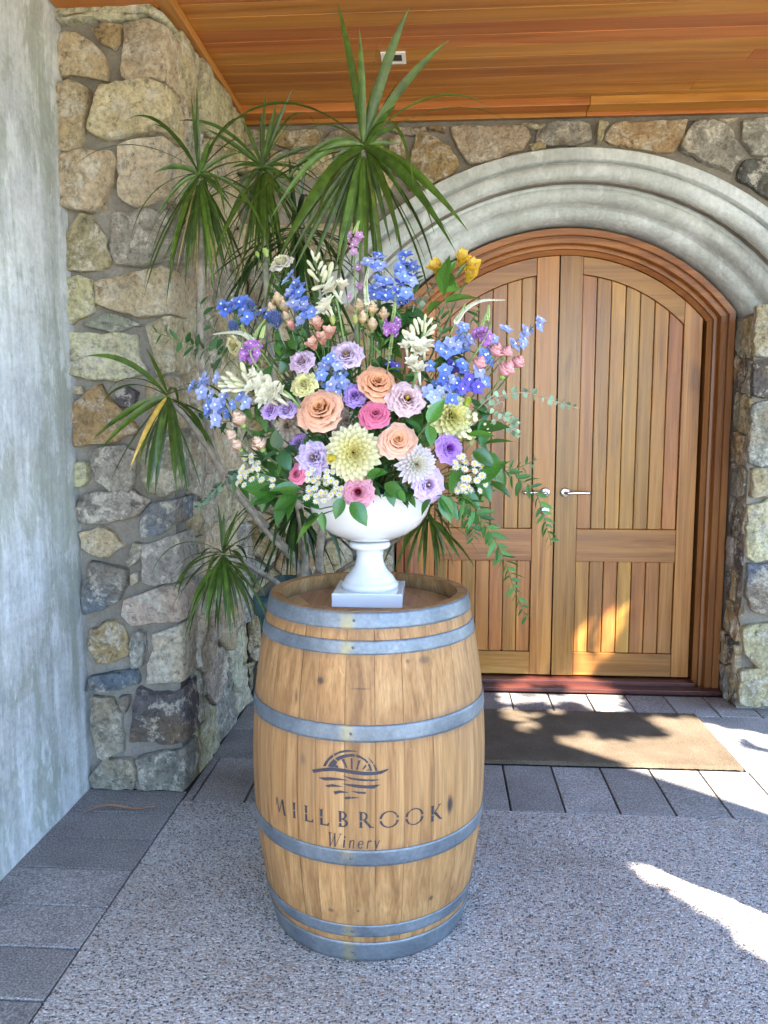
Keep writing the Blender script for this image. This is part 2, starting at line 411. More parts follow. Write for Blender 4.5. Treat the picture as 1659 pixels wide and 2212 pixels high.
def rubble(rect, sa, sb, gap, seed, keep=None):
    """irregular stone polygons filling a rectangle"""
    rr = random.Random(seed); a0, a1, b0, b1 = rect; S = []
    nb = max(1, round((b1 - b0) / sb))
    for j in range(nb):
        na = max(1, round((a1 - a0) / sa)); off = (j % 2) * .5
        for i in range(-1, na + 1):
            S.append((a0 + (i + .5 + off * .9 + rr.uniform(-.3, .3)) * (a1 - a0) / na, b0 + (j + .5 + rr.uniform(-.28, .28)) * (b1 - b0) / nb))
    out = []
    for i, s in enumerate(S):
        P = [(a0, b0), (a1, b0), (a1, b1), (a0, b1)]
        for k, q in enumerate(S):
            if k == i: continue
            dx, dy = q[0] - s[0], q[1] - s[1]; d = hypot(dx, dy)
            if d > 3 * max(sa, sb): continue
            P = clip(P, dx / d, dy / d, (dx * (s[0] + q[0]) + dy * (s[1] + q[1])) / 2 / d - gap * .5)
            if len(P) < 3: break
        if len(P) >= 3:
            ar = abs(sum(P[k][0] * P[(k + 1) % len(P)][1] - P[(k + 1) % len(P)][0] * P[k][1] for k in range(len(P)))) / 2
            if ar > .002 and (keep is None or keep(P)): out.append(P)
    return out
TAN = (.64, .54, .34); CREAM = (.76, .66, .44); GREY = (.43, .405, .34); BLUE = (.21, .245, .28); DARK = (.18, .16, .155); BROWN = (.54, .39, .21); PINK = (.68, .57, .43)
def scol(base, rr): k = rr.uniform(.86, 1.14); return tuple(min(.76, x * k * rr.uniform(.95, 1.05)) for x in base)

# ---- ground and floor
ground = part('ground', ([(-60, -80, -.02), (80, -80, -.02), (80, 60, -.02), (-60, 60, -.02)], [(0, 1, 2, 3)]), simple('gravel_ground', (.31, .28, .19), .9, 0, 3, .5, .3), smooth=False)
tag(ground, 'pale gravel ground outside the porch', kind='structure')
flo = part('aggregate_floor', box(-.958, 3.2, -1.6, 2.832, -.05, 0), MAG, smooth=False)
tag(flo, 'exposed aggregate porch floor', kind='structure')
pb = part('paved_border', merge(box(-1.40, -.9585, -1.6, 4.4, -.06, -.009), box(-.9585, 3.2, 2.8325, 4.4, -.06, -.009)), simple('joint_grit', (.05, .046, .042), .95, 0, 60, .5), smooth=False)
tag(pb, 'grey concrete paver border', kind='structure')
def paver(x0, x1, y0, y1):
    g = .0034; dz = R.uniform(-.0012, .0012)
    part('paver', box(x0 + g, x1 - g, y0 + g, y1 - g, -.045, dz), MPV, pb, smooth=False, bevel=.003)
ys = [-1.3 + .2 * i - .0 for i in range(21)]
edges = [1.37, 1.57, 1.772, 1.968, 2.157, 2.355, 2.545, 2.73, 2.915]
yy = [-1.43 + .2 * i for i in range(14)] + edges
for a, b in zip(yy[:-1], yy[1:]):
    paver(-1.40, -.9605, a, b)
for i in range(-10, 12):           # row beside the aggregate
    x0 = .28 + .2 * i
    if x0 + .2 > -.95 and x0 < 3.0: paver(max(x0, -.958), x0 + .2, 2.835, 3.235)
for (a, b) in ((3.235, 3.555), (3.555, 3.865)):
    for x0, x1 in ((-.958, -.76), (-.76, -.36), (-.36, -.002), (1.272, 1.66), (1.66, 2.06), (2.06, 2.5)): paver(x0, x1, a, b)
for i in range(-7, 10):
    x0 = .35 + .2 * i + .04
    paver(x0, x0 + .2, 3.865, 4.15)

# ---- concrete wall on the left
def cw(u, v):
    y = -1.2 + (2.955 + 1.2) * u; z = 2.95 * v
    return V((-1.352 + .006 * noise.noise(V((y * 2, z * 2, 1))) + .0025 * noise.noise(V((y * 14, z * 3, 4))), y, z))
vs, fs = grid(cw, 60, 60)
k = len(vs); vs += [(-1.7, -1.2, 0), (-1.7, 2.955, 0), (-1.7, 2.955, 2.95), (-1.7, -1.2, 2.95)]
e = 61
fs += [(0, k, k + 3, 60 * e), (k, k + 1, k + 2, k + 3), (60, 60 * e + 60, k + 2, k + 1), (60 * e, k + 3, k + 2, 60 * e + 60)]
cwall = part('concrete_wall', fixn(vs, fs), MCW)
tag(cwall, 'tall streaked grey concrete wall along the left side', 'wall')

# ---- left stone pier
PIER_X = -.972
pier = thing('stone_pier', 'rubble stone pier between the concrete wall and the doorway', 'pier', (-1.16, 3.4, 0))
part('mortar_core', box(-1.69, PIER_X - .012, 2.934, 4.38, -.01, 3.0), MM, pier, smooth=False)
PF = 2.925
C1 = lambda L: [(.5 * x, .5 * y) for x, y in L]
C3 = lambda L: [(.36 * x, 531 + .36 * y) for x, y in L]
C4 = lambda L: [(.36 * x, 1061.8 + .36 * y) for x, y in L]
FR = [
 (C1, [(200, 45), (380, 35), (640, 20), (712, 80), (560, 95), (400, 95), (210, 110)], CREAM), (C1, [(215, 165), (300, 150), (365, 160), (430, 220), (472, 290), (468, 357), (390, 345), (320, 328), (230, 335), (212, 250)], TAN),
 (C1, [(395, 125), (460, 105), (530, 115), (528, 190), (495, 225), (440, 190)], BROWN), (C1, [(548, 105), (640, 100), (722, 120), (732, 350), (540, 345), (535, 200)], PINK),
 (C1, [(235, 395), (320, 375), (385, 400), (380, 540), (345, 640), (280, 668), (235, 640)], TAN), (C1, [(420, 470), (460, 395), (560, 370), (732, 368), (742, 450), (740, 575), (600, 580), (470, 605), (395, 570)], CREAM),
 (C1, [(265, 690), (350, 665), (505, 675), (500, 770), (455, 905), (370, 920), (275, 895), (255, 780)], TAN), (C1, [(525, 640), (600, 615), (745, 605), (752, 720), (754, 850), (640, 885), (570, 893), (525, 850)], PINK),
 (C1, [(290, 1010), (355, 925), (405, 940), (440, 1010), (495, 1140), (420, 1170), (285, 1165)], TAN), (C1, [(500, 930), (620, 915), (760, 920), (766, 1010), (770, 1110), (600, 1150), (505, 1145), (490, 1000)], GREY),
 (C3, [(400, 210), (490, 185), (560, 215), (585, 330), (560, 400), (430, 470), (395, 340)], TAN), (C3, [(595, 235), (700, 195), (860, 170), (990, 135), (1078, 150), (1080, 260), (1080, 400), (850, 430), (700, 385), (610, 350)], CREAM),
 (C3, [(510, 470), (580, 440), (640, 410), (740, 430), (860, 480), (700, 525), (600, 505)], GREY), (C3, [(440, 545), (600, 530), (830, 545), (835, 640), (885, 750), (760, 805), (600, 800), (420, 775)], CREAM),
 (C3, [(890, 490), (1000, 440), (1084, 430), (1088, 600), (1090, 740), (960, 760), (930, 600)], TAN), (C3, [(415, 845), (500, 835), (510, 890), (470, 905), (430, 880)], TAN),
 (C3, [(455, 950), (600, 840), (640, 890), (740, 985), (840, 1095), (700, 1160), (560, 1190), (470, 1190)], BROWN), (C3, [(710, 870), (770, 845), (830, 880), (820, 960), (745, 970), (700, 930)], DARK),
 (C3, [(900, 800), (1090, 790), (1095, 900), (1098, 1080), (950, 1100), (905, 950)], TAN), (C3, [(540, 1235), (640, 1205), (740, 1200), (820, 1230), (805, 1400), (800, 1475), (690, 1470), (595, 1410), (560, 1310)], GREY),
 (C3, [(860, 1215), (950, 1150), (1098, 1150), (1102, 1300), (1104, 1450), (980, 1490), (880, 1470), (855, 1330)], GREY), (C3, [(455, 1310), (530, 1290), (548, 1400), (530, 1430), (455, 1445)], CREAM),
 (C4, [(480, 80), (540, 0), (800, -10), (890, 60), (840, 150), (700, 175), (520, 195), (465, 130)], GREY), (C4, [(870, 130), (960, 60), (1104, 40), (1106, 170), (960, 250), (875, 270), (860, 190)], BLUE),
 (C4, [(500, 235), (600, 210), (690, 240), (745, 320), (660, 385), (560, 375), (515, 330)], CREAM), (C4, [(770, 400), (820, 310), (875, 320), (850, 400), (795, 445)], GREY),
 (C4, [(875, 330), (960, 290), (1106, 260), (1108, 400), (1110, 520), (950, 555), (870, 545), (865, 430)], GREY), (C4, [(555, 410), (640, 430), (770, 465), (765, 560), (740, 630), (620, 690), (520, 725), (500, 610), (545, 500)], BLUE),
 (C4, [(785, 490), (835, 485), (842, 530), (795, 562)], PINK), (C4, [(755, 650), (860, 600), (980, 570), (1110, 550), (1112, 680), (1112, 760), (960, 775), (800, 780), (750, 730)], PINK),
 (C4, [(545, 830), (690, 760), (760, 850), (780, 950), (740, 1000), (600, 1030), (560, 980), (540, 900)], BROWN), (C4, [(800, 860), (840, 820), (880, 850), (865, 1040), (810, 1040), (795, 930)], GREY),
 (C4, [(920, 850), (990, 830), (1114, 800), (1116, 900), (1118, 1060), (1118, 1135), (960, 1130), (895, 1140), (890, 1020), (925, 930)], PINK), (C4, [(550, 1110), (640, 1080), (820, 1060), (840, 1100), (830, 1150), (680, 1190), (535, 1185)], BLUE),
 (C4, [(565, 1230), (690, 1235), (735, 1360), (740, 1540), (650, 1590), (590, 1570), (565, 1400)], GREY), (C4, [(720, 1230), (780, 1210), (795, 1260), (770, 1310), (730, 1280)], GREY),
 (C4, [(840, 1175), (950, 1215), (1118, 1185), (1120, 1400), (1120, 1480), (960, 1490), (800, 1480), (810, 1380)], DARK), (C4, [(560, 1690), (640, 1600), (790, 1600), (825, 1640), (825, 1780), (580, 1780)], GREY),
 (C4, [(835, 1590), (960, 1560), (1122, 1540), (1122, 1790), (835, 1785)], GREY)]
rr = random.Random(5)
corner_b = []
for i, (cv, L, col) in enumerate(FR):
    P = []
    for x, y in cv(L):
        p = at(x, y, Y=PF); P.append((min(p.x, PIER_X + .002), max(.004, p.z)))
    corner = max(p[0] for p in P) > PIER_X - .03
    th = rr.uniform(.030, .054)
    vf = stone_vf(P, lambda a, b, h: V((a, PF + .012 - h, b)), th, i + 1)
    if corner:        # quoin: pull the back ring deep so that the stone turns the corner
        corner_b.append((min(p[1] for p in P), max(p[1] for p in P)))
        n = (len(vf[0]) - 1) // 9; D = rr.uniform(.10, .24)
        vs = [V(v) for v in vf[0]]
        for j in range(n): vs[j] = V((vs[j].x + .012, PF + D, vs[j].z))
        for j in range(n, 2 * n): vs[j] = V((vs[j].x + .006, PF + .02, vs[j].z))
        vf = (vs, vf[1])
    part('stone', fixn(*vf), MS, pier, color=scol(col, rr))
for i, P in enumerate(rubble((3.06, 3.93, .004, 2.86), .28, .23, .024, 21)):
    th = rr.uniform(.025, .06)
    part('stone', fixn(*stone_vf(P, lambda a, b, h: V((PIER_X - .014 + h, a, b)), th, i + 60, 1.15)), MS, pier, color=scol(rr.choice([TAN, CREAM, GREY, TAN, PINK]), rr))

# ---- back wall with the arched opening
wall = thing('stone_wall', 'rubble stone wall with an arched opening around the double doors', 'wall', (CX, 4.2, 0))
def czr(r): return 1.32 + (r - 1.085) / (1.493 - 1.085) * (1.216 - 1.32)
def arc(r, zc, n=28, zs=1.95, cx=CX):
    h = sqrt(r * r - (zs - zc) ** 2); a0 = atan2(zs - zc, h)
    return [(cx + r * cos(a0 + (pi - 2 * a0) * i / n), zc + r * sin(a0 + (pi - 2 * a0) * i / n)) for i in range(n + 1)]
JX = .857
ro = 1.3; A = arc(ro, czr(ro))
poly = [(-1.0, -.01), (CX - JX - .012, -.01), (CX - JX - .012, 1.95)] + A[::-1] + [(CX + JX + .012, 1.95), (CX + JX + .012, -.01), (2.62, -.01), (2.62, 2.99), (-1.0, 2.99)]
part('light_leak_panel', box(-1.0, 2.62, 4.425, 4.5, -.01, 2.99), MM, wall, smooth=False)  # panel added at the back to block sky light leaking past the arch
part('mortar_core', prism(poly, lambda a, b: V((a, WALL_Y + .012, b)), lambda a, b: V((a, 4.42, b))), MM, wall, smooth=False)
C2 = lambda L: [(829.5 + .5 * x, .5 * y) for x, y in L]
C9 = lambda L: [(331.8 + .32 * x, 132.7 + .32 * y) for x, y in L]
CR = lambda L: [(1393.6 + .45 * x, 597 + .45 * y) for x, y in L]
BW = [
 (C2, [(145, 560), (200, 580), (280, 640), (325, 705), (290, 745), (180, 795), (115, 815), (100, 740), (130, 640)], BROWN), (C2, [(290, 530), (340, 500), (450, 490), (580, 500), (600, 545), (635, 590), (600, 640), (480, 680), (370, 700), (330, 640), (300, 570)], PINK),
 (C2, [(590, 485), (690, 485), (700, 510), (660, 560), (610, 540)], TAN), (C2, [(705, 487), (880, 482), (885, 540), (890, 600), (800, 625), (720, 622), (665, 600), (680, 545)], GREY),
 (C2, [(925, 500), (965, 495), (970, 540), (935, 612), (915, 610)], TAN), (C2, [(1020, 485), (1120, 478), (1270, 475), (1300, 520), (1290, 590), (1250, 655), (1180, 650), (1060, 635), (960, 605), (990, 540)], BROWN),
 (C2, [(1360, 505), (1410, 500), (1480, 550), (1510, 600), (1535, 680), (1500, 740), (1420, 705), (1340, 672), (1280, 650), (1310, 570)], GREY), (C2, [(1420, 475), (1520, 470), (1525, 510), (1480, 530), (1430, 510)], TAN),
 (C2, [(1560, 490), (1659, 480), (1740, 560), (1710, 665), (1600, 660), (1545, 600)], GREY), (C2, [(1560, 695), (1659, 685), (1740, 720), (1740, 900), (1680, 870), (1600, 805), (1525, 765)], DARK),
 (C2, [(200, 540), (265, 545), (260, 570), (195, 560)], BROWN), (C2, [(0, 500), (190, 500), (185, 560), (120, 580), (0, 560)], GREY), (C2, [(30, 600), (85, 590), (90, 720), (50, 760), (10, 690)], BROWN),
 (C2, [(635, 618), (690, 612), (700, 630), (645, 648)], TAN), (C2, [(1310, 482), (1405, 478), (1390, 498), (1340, 505)], GREY), (C2, [(-100, 640), (-10, 600), (0, 720), (40, 780), (-60, 900), (-120, 800)], TAN),
 (C9, [(745, 410), (900, 400), (1120, 405), (1130, 470), (1080, 560), (980, 600), (850, 560), (750, 530)], BROWN), (C9, [(1180, 470), (1230, 410), (1420, 400), (1440, 540), (1200, 570), (1160, 520)], GREY),
 (C9, [(510, 470), (600, 420), (715, 410), (715, 520), (620, 545), (530, 570)], TAN), (C9, [(800, 610), (960, 640), (1080, 620), (1200, 620), (1180, 740), (1010, 790), (860, 770), (780, 690)], TAN),
 (C9, [(1230, 620), (1440, 600), (1500, 700), (1460, 900), (1300, 900), (1220, 760)], CREAM), (C9, [(520, 640), (620, 590), (760, 620), (740, 740), (600, 760), (520, 720)], TAN),
 (CR, [(505, 200), (525, 140), (590, 135), (680, 150), (680, 380), (590, 380), (530, 370)], TAN), (CR, [(530, 420), (590, 400), (680, 400), (680, 580), (560, 580), (510, 570)], DARK),
 (CR, [(505, 620), (590, 600), (680, 600), (680, 880), (560, 910), (510, 890)], GREY), (CR, [(520, 930), (590, 925), (680, 925), (680, 1060), (510, 1060)], TAN),
 (CR, [(500, 1110), (590, 1080), (680, 1080), (680, 1350), (540, 1370), (495, 1340)], CREAM), (CR, [(500, 1390), (680, 1380), (680, 1640), (530, 1610), (490, 1540)], BLUE),
 (CR, [(480, 1680), (590, 1670), (680, 1680), (680, 1860), (540, 1870), (475, 1810)], TAN), (CR, [(460, 1900), (590, 1880), (680, 1880), (680, 2060), (460, 2060)], TAN)]
wf = lambda a, b, h: V((a, WALL_Y + .012 - h, b))
for i, (cv, L, col) in enumerate(BW):
    P = []
    for x, y in cv(L):
        p = at(x, y, Y=WALL_Y - .02); P.append((p.x, max(.004, min(2.82, p.z))))
    if cv is CR: P = [(max(x, CX + JX + .004), z) for x, z in P]
    part('stone', fixn(*stone_vf(P, wf, rr.uniform(.028, .048), i + 120)), MS, wall, color=scol(col, rr))
def leftkeep(P):
    c = (sum(p[0] for p in P) / len(P), sum(p[1] for p in P) / len(P))
    return all(hypot(p[0] - CX, p[1] - 1.216) > 1.50 or p[1] < 1.95 for p in P)
for i, P in enumerate(rubble((-.965, CX - JX - .014, .004, 2.38), .25, .2, .024, 33)):
    cl = [q for q in P]
    if not leftkeep(P):
        c = (sum(p[0] for p in P) / len(P), sum(p[1] for p in P) / len(P)); dx, dz = c[0] - CX, c[1] - 1.216; d = hypot(dx, dz)
        cl = clip(P, -dx / d, -dz / d, -(1.512 + (dx * CX + dz * 1.216) / d)) if c[1] > 1.9 else P
    if len(cl) >= 3: part('stone', fixn(*stone_vf(cl, wf, rr.uniform(.025, .045), i + 200)), MS, wall, color=scol(rr.choice([TAN, CREAM, GREY, BROWN]), rr))
for i, P in enumerate(rubble((1.72, 2.6, .004, 1.93), .28, .24, .026, 35)):
    part('stone', fixn(*stone_vf(P, wf, rr.uniform(.015, .03), i + 260, 1, .05)), MS, wall, color=scol(rr.choice([TAN, CREAM, GREY]), rr))
for i, P in enumerate(rubble((4.0, 4.215, .004, 1.93), .13, .17, .022, 37)):
    part('stone', fixn(*stone_vf(P, lambda a, b, h: V((CX + JX + .014 - h, a, b)), rr.uniform(.008, .02), i + 300, .9)), MS, wall, color=scol(rr.choice([BROWN, GREY, TAN, DARK]), rr))

# ---- moulded concrete arch
AP = [(1.497, 4.06), (1.493, 3.958), (1.488, 3.953), (1.425, 3.953), (1.419, 3.958), (1.413, 3.985), (1.405, 3.987), (1.399, 3.966), (1.385, 3.957), (1.36, 3.955), (1.335, 3.961), (1.318, 3.975), (1.308, 3.998), (1.303, 4.03), (1.296, 4.05), (1.284, 4.056), (1.276, 4.052), (1.255, 4.05), (1.232, 4.058), (1.212, 4.075), (1.200, 4.10), (1.194, 4.125), (1.180, 4.135), (1.166, 4.132), (1.142, 4.14), (1.122, 4.158), (1.11, 4.18), (1.103, 4.205), (1.10, 4.30), (1.497, 4.30)]
vs = []; fs = []; m = len(AP); n = 72
for r, y in AP:
    r2 = r
    for x, z in arc(r2, czr(r2), n):
        vs.append(V((x + .0015 * noise.noise(V((x * 9, z * 9, r * 9))), y + .0025 * noise.noise(V((x * 7, z * 7, y * 5))), z)))
for j in range(m):
    j2 = (j + 1) % m
    for i in range(n): fs.append((j * (n + 1) + i, j * (n + 1) + i + 1, j2 * (n + 1) + i + 1, j2 * (n + 1) + i))
for e_ in (0, n):
    tr = tessellate_polygon([[V((r, y, 0)) for r, y in AP]])
    fs += [tuple(t * (n + 1) + e_ for t in f) for f in tr]
ar = part('concrete_arch', fixn(vs, fs), MCA)
tag(ar, 'moulded grey concrete arch surround above the double doors', 'arch')
md = ar.modifiers.new('edges', 'EDGE_SPLIT'); md.split_angle = radians(40)

# ---- porch roof with timber lining
ROOF_X, ROOF_Y0 = 2.26, -.55
roof = thing('porch_roof', 'porch roof lined with orange timber ceiling boards', 'roof', (.5, 2.5, 2.9))
part('roof_slab', merge(box(-1.72, ROOF_X, ROOF_Y0, 2.93, 2.925, 3.1), box(-.99, ROOF_X, 2.93, 4.5, 2.925, 3.1)), simple('roof_felt', (.12, .11, .10), .9, 0, 5, .3), roof, smooth=False)
yb = [ROOF_Y0 + .06]
while yb[-1] < 3.86: yb.append(yb[-1] + .096)
rb = random.Random(3)
for a, b in zip(yb[:-1], yb[1:]):
    b = min(b, 3.87)
    x0 = -1.69 if a < 2.85 else -.93
    cuts = [x0]
    while cuts[-1] < ROOF_X - .4: cuts.append(min(ROOF_X, cuts[-1] + rb.uniform(1.6, 4.2)))
    if cuts[-1] < ROOF_X: cuts.append(ROOF_X)
    for c0, c1 in zip(cuts[:-1], cuts[1:]):
        part('ceiling_board', box(c0 + .0006, c1 - .0006, a + .0009, b - .0009, 2.900 + rb.uniform(0, .0015), 2.924), CEIL, roof, smooth=False, bevel=.0015)
for c0, c1 in ((-.985, .68), (.682, ROOF_X)):
    part('trim', box(c0, c1, 3.872, 3.962, 2.865, 2.923), CEIL, roof, smooth=False, bevel=.003)
    part('trim', box(c0, c1, 3.9625, 3.984, 2.848, 2.923), CEIL, roof, smooth=False, bevel=.002)
part('trim', box(-.985, -.93, 2.80, 3.871, 2.868, 2.9235), CEILY, roof, smooth=False, bevel=.003)
part('trim', box(-1.345, -.9855, 2.84, 2.922, 2.868, 2.899), CEIL, roof, smooth=False, bevel=.003)

# ---- recessed ceiling light
lt = thing('ceiling_light', 'small square recessed light fitting in the timber ceiling', 'light', (-.19, 3.42, 2.899))
fx, fy, q = -.19, 3.42, .05
part('rim', merge(box(fx - q, fx + q, fy - q, fy - q + .016, 2.893, 2.8995), box(fx - q, fx + q, fy + q - .016, fy + q, 2.893, 2.8995), box(fx - q, fx - q + .016, fy - q + .016, fy + q - .016, 2.893, 2.8995), box(fx + q - .016, fx + q, fy - q + .016, fy + q - .016, 2.893, 2.8995)), simple('white_rim', (.75, .74, .68), .4), lt, smooth=False)
part('lens', box(fx - q + .0165, fx + q - .0165, fy - q + .0165, fy + q - .0165, 2.897, 2.8993), simple('dark_lens', (.03, .03, .035), .15), lt, smooth=False)

# ---- door frame
fr_ = thing('door_frame', 'reddish timber frame with arched head around the double doors', 'door frame', (CX, 4.28, 0))
FP = [(1.084, 4.40), (1.084, 4.222), (1.081, 4.219), (1.052, 4.219), (1.049, 4.222), (1.047, 4.236), (1.041, 4.236), (1.039, 4.226), (1.036, 4.223), (1.014, 4.223), (1.011, 4.227), (1.009, 4.262), (1.004, 4.266), (.992, 4.268), (.989, 4.285), (.968, 4.30), (.968, 4.40)]
ZC, ZS = 1.32, 1.975
vs = []; fs = []; m = len(FP); n = 64
def farc(r, n):
    h = JX - (1.084 - r); a0 = atan2(sqrt(max(1e-6, r * r - h * h)), h)
    return [(CX + r * cos(a0 + (pi - 2 * a0) * i / n), ZC + r * sin(a0 + (pi - 2 * a0) * i / n)) for i in range(n + 1)]
for r, y in FP:
    for x, z in farc(r, n): vs.append(V((x, y, z)))
for j in range(m):
    j2 = (j + 1) % m
    for i in range(n): fs.append((j * (n + 1) + i, j * (n + 1) + i + 1, j2 * (n + 1) + i + 1, j2 * (n + 1) + i))
h_ = part('arched_head', fixn(vs, fs), FRAMH, fr_); md = h_.modifiers.new('edges', 'EDGE_SPLIT'); md.split_angle = radians(30)
for s in (-1, 1):
    vs = []; fs = []
    for r, y in FP:
        h = JX - (1.084 - r); zt = ZC + sqrt(r * r - h * h) - .0015
        vs += [V((CX + s * h, y, .004)), V((CX + s * h, y, zt))]
    for j in range(m): j2 = (j + 1) % m; fs.append((2 * j, 2 * j + 1, 2 * j2 + 1, 2 * j2))
    tr = tessellate_polygon([[V((r, y, 0)) for r, y in FP]])
    fs += [tuple(2 * t + 1 for t in f) for f in tr]
    part('jamb', fixn(vs, fs), FRAMV, fr_, smooth=False)
part('seam_light_stop', box(CX - .75, CX + .75, 4.402, 4.42, .05, 2.28), simple('seam_light_stop', (.02, .015, .012), .9), fr_, smooth=False)  # near-black sheet added behind the doors to stop light showing at the seams
part('threshold', merge(box(CX - JX + .02, CX + JX - .002, 4.16, 4.235, .002, .026), box(CX - .741, CX + .741, 4.2355, 4.40, .002, .045)), SILL, fr_, smooth=False, bevel=.004)

# ---- door leaves
RL, RI = .966, .878      # arched leaf edge and lower edge of the arched rail
def zl(x, r): return ZC + sqrt(max(1e-6, r * r - (x - CX) ** 2))
def xprism(poly, y0, y1): return prism(poly, lambda a, b: V((a, y0, b)), lambda a, b: V((a, y1, b)))
def topc(x0, x1, r, n=10): return [(x1 + (x0 - x1) * i / n, zl(x1 + (x0 - x1) * i / n, r) - .0) for i in range(n + 1)]
Y0 = DOOR_Y - .03
def leaf(s, label):
    d = thing('door', label, 'door', (CX + s * .37, DOOR_Y, .05))
    X = lambda u: CX - .012 + s * u                        # u from the meeting edge outwards
    def rng(u0, u1): return (min(X(u0), X(u1)), max(X(u0), X(u1)))
    z0 = .052
    a, b = rng(.004, .118); part('stile', xprism([(a, z0), (b, z0)] + topc(a, b, RL), Y0, Y0 + .045), DOORV, d, smooth=False, bevel=.0025)
    uo = .741 - (.012 if s < 0 else -.0) + (.0 if s < 0 else .008); uo = .735
    a, b = rng(.644, uo); part('stile', xprism([(a, z0), (b, z0)] + topc(a, b, RL), Y0, Y0 + .045), DOORV, d, smooth=False, bevel=.0025)
    a, b = rng(.1195, .6425)
    part('arched_rail', xprism(topc(b, a, RI, 20)[::1] + topc(a, b, RL, 20), Y0 + .0012, Y0 + .044), DOORH, d, smooth=False, bevel=.0025)
    part('rail', box(a, b, Y0 + .0012, Y0 + .044, .682, .858), DOORH, d, smooth=False, bevel=.0025)
    part('rail', box(a, b, Y0 + .0012, Y0 + .044, z0, .178), DOORH, d, smooth=False, bevel=.0025)
    part('backing', xprism([(a - .05, z0 + .05), (b + .05, z0 + .05)] + topc(a - .05, b + .05, RL - .06, 12), Y0 + .0345, Y0 + .0435), FRAMV, d, smooth=False)
    nb = 7; wd = (.6425 - .1195) / nb
    for i in range(nb):
        a, b = rng(.1195 + wd * i + .0018, .1195 + wd * (i + 1) - .0018)
        for zz in ((.1785, .6815), (.8585, None)):
            zt = zz[1] or min(zl(a, RI), zl(b, RI)) - .001
            if zz[1]: vf = box(a, b, Y0 + .012, Y0 + .034, zz[0], zt)
            else: vf = xprism([(a, zz[0]), (b, zz[0])] + [(x, z - .0012) for x, z in topc(a, b, RI, 3)], Y0 + .012, Y0 + .034)
            part('board', vf, DOORV, d, smooth=False, bevel=.004)
    # lever handle
    hx = X(.052); hz = 1.056
    h = part('handle', xf(lathe([(0, .012), (.021, .012), (.0255, .009), (.026, 0)], n=28), T((hx, Y0, hz)) @ M.Rotation(pi / 2, 4, 'X')), MCH, d)
    lv = spline([(hx, Y0 - .008, hz), (hx, Y0 - .045, hz), (hx + s * .015, Y0 - .054, hz), (hx + s * .06, Y0 - .054, hz + .002), (hx + s * .125, Y0 - .052, hz + .001)], 5)
    part('lever', tube(lv, .0085, 10), MCH, h)
    if s < 0:
        e2 = part('lock_plate', xf(lathe([(0, .010), (.02, .010), (.0245, .007), (.025, 0)], n=28), T((hx, Y0, hz - .1)) @ M.Rotation(pi / 2, 4, 'X')), MCH, d)
        part('keyhole', box(hx - .003, hx + .003, Y0 - .0125, Y0 - .0105, hz - .109, hz - .093), simple('keyhole_black', (.01, .01, .01), .6), e2, smooth=False)
    return d
leaf(-1, 'left timber door leaf of the arched pair, half hidden behind the flowers')
leaf(1, 'right timber door leaf of the arched pair, with sunlight on its foot')

# ---- coir doormat
t = NT('coir'); c = t.coords(); n1 = t.noise(c, 260, 3, .7); n2 = t.noise(c, 5, 4, .6)
col = t.mix(.8, t.ramp(n2, [(.3, (.095, .070, .047)), (.7, (.15, .115, .08))]), t.ramp(n1, [(.3, .45), (.55, 1.05), (.7, 1.7)]), 'MULTIPLY')
MCOIR = t.fin(col, .95, t.bump(n1, .9, .008), Specular_IOR_Level=.15)
def matf(u, v):
    x, y = 1.268 * u, 3.239 + .622 * v; e_ = min(u, 1 - u, v * .6, (1 - v) * .6)
    return V((x, y, .003 + (.013 if e_ > 0.001 else 0) + .0022 * noise.noise(V((x * 90, y * 90, 0)))))
dm = part('doormat', grid(matf, 150, 70), MCOIR)
tag(dm, 'brown coir doormat on the pavers in front of the doors', 'doormat')

# ================================================================== BARREL
BX, BY = -.194, 2.249
RH, RB, BH = .279, .3365, .95
def brad(z): return RH + (RB - RH) * (1 - ((z - .475) / .475) ** 2)
barrel = thing('wine_barrel', 'oak wine barrel with steel hoops and stencilled winery name', 'barrel', (BX, BY, 0))
t = NT('barrel_oak'); c = t.coords((34, 34, 1.5), rnd=17.0); n1 = t.noise(c, 1, 5, .6, .8)
n2 = t.noise(t.coords((190, 190, 5), rnd=7.0), 1, 3, .6); n3 = t.noise(t.coords((26, 26, 9), rnd=13.0), 1, 4, .65, 1.2); nb = t.noise(t.coords(), 3.2, 5, .6)
col = t.ramp(n1, [(.32, (.195, .092, .033)), (.5, (.29, .150, .056)), (.68, (.37, .21, .088))])
col = t.mix(.75, col, t.ramp(n2, [(.34, .68), (.6, 1.1)]), 'MULTIPLY')
col = t.mix(t.ramp(n3, [(.69, 0), (.75, .55)]), col, (.54, .36, .18))                      # pale ray flecks
col = t.mix(t.ramp(nb, [(.28, .5), (.44, 0)]), col, (.24, .135, .065))                     # handling stains
oi = t.n('ObjectInfo'); hs = t.n('HueSaturation'); t.set(hs.inputs['Color'], col)
t.set(hs.inputs['Value'], t.math('ADD', t.math('MULTIPLY', oi.outputs['Random'], .26), .86))
col = hs.outputs[0]
co = t.n('TexCoord').outputs['Object']
MOAK_T = t
def bsurf(th, z, off=0.0):
    r = brad(z) + off
    return V((BX + r * sin(th), BY - r * cos(th), z))
def bhit(x, y):
    d = ray(x, y); tt = 1.2
    for k in range(4000):
        p = EYE + d * tt
        if 0 <= p.z <= BH and hypot(p.x - BX, p.y - BY) <= brad(p.z): break
        tt += .0006
    return atan2(p.x - BX, -(p.y - BY)), p.z
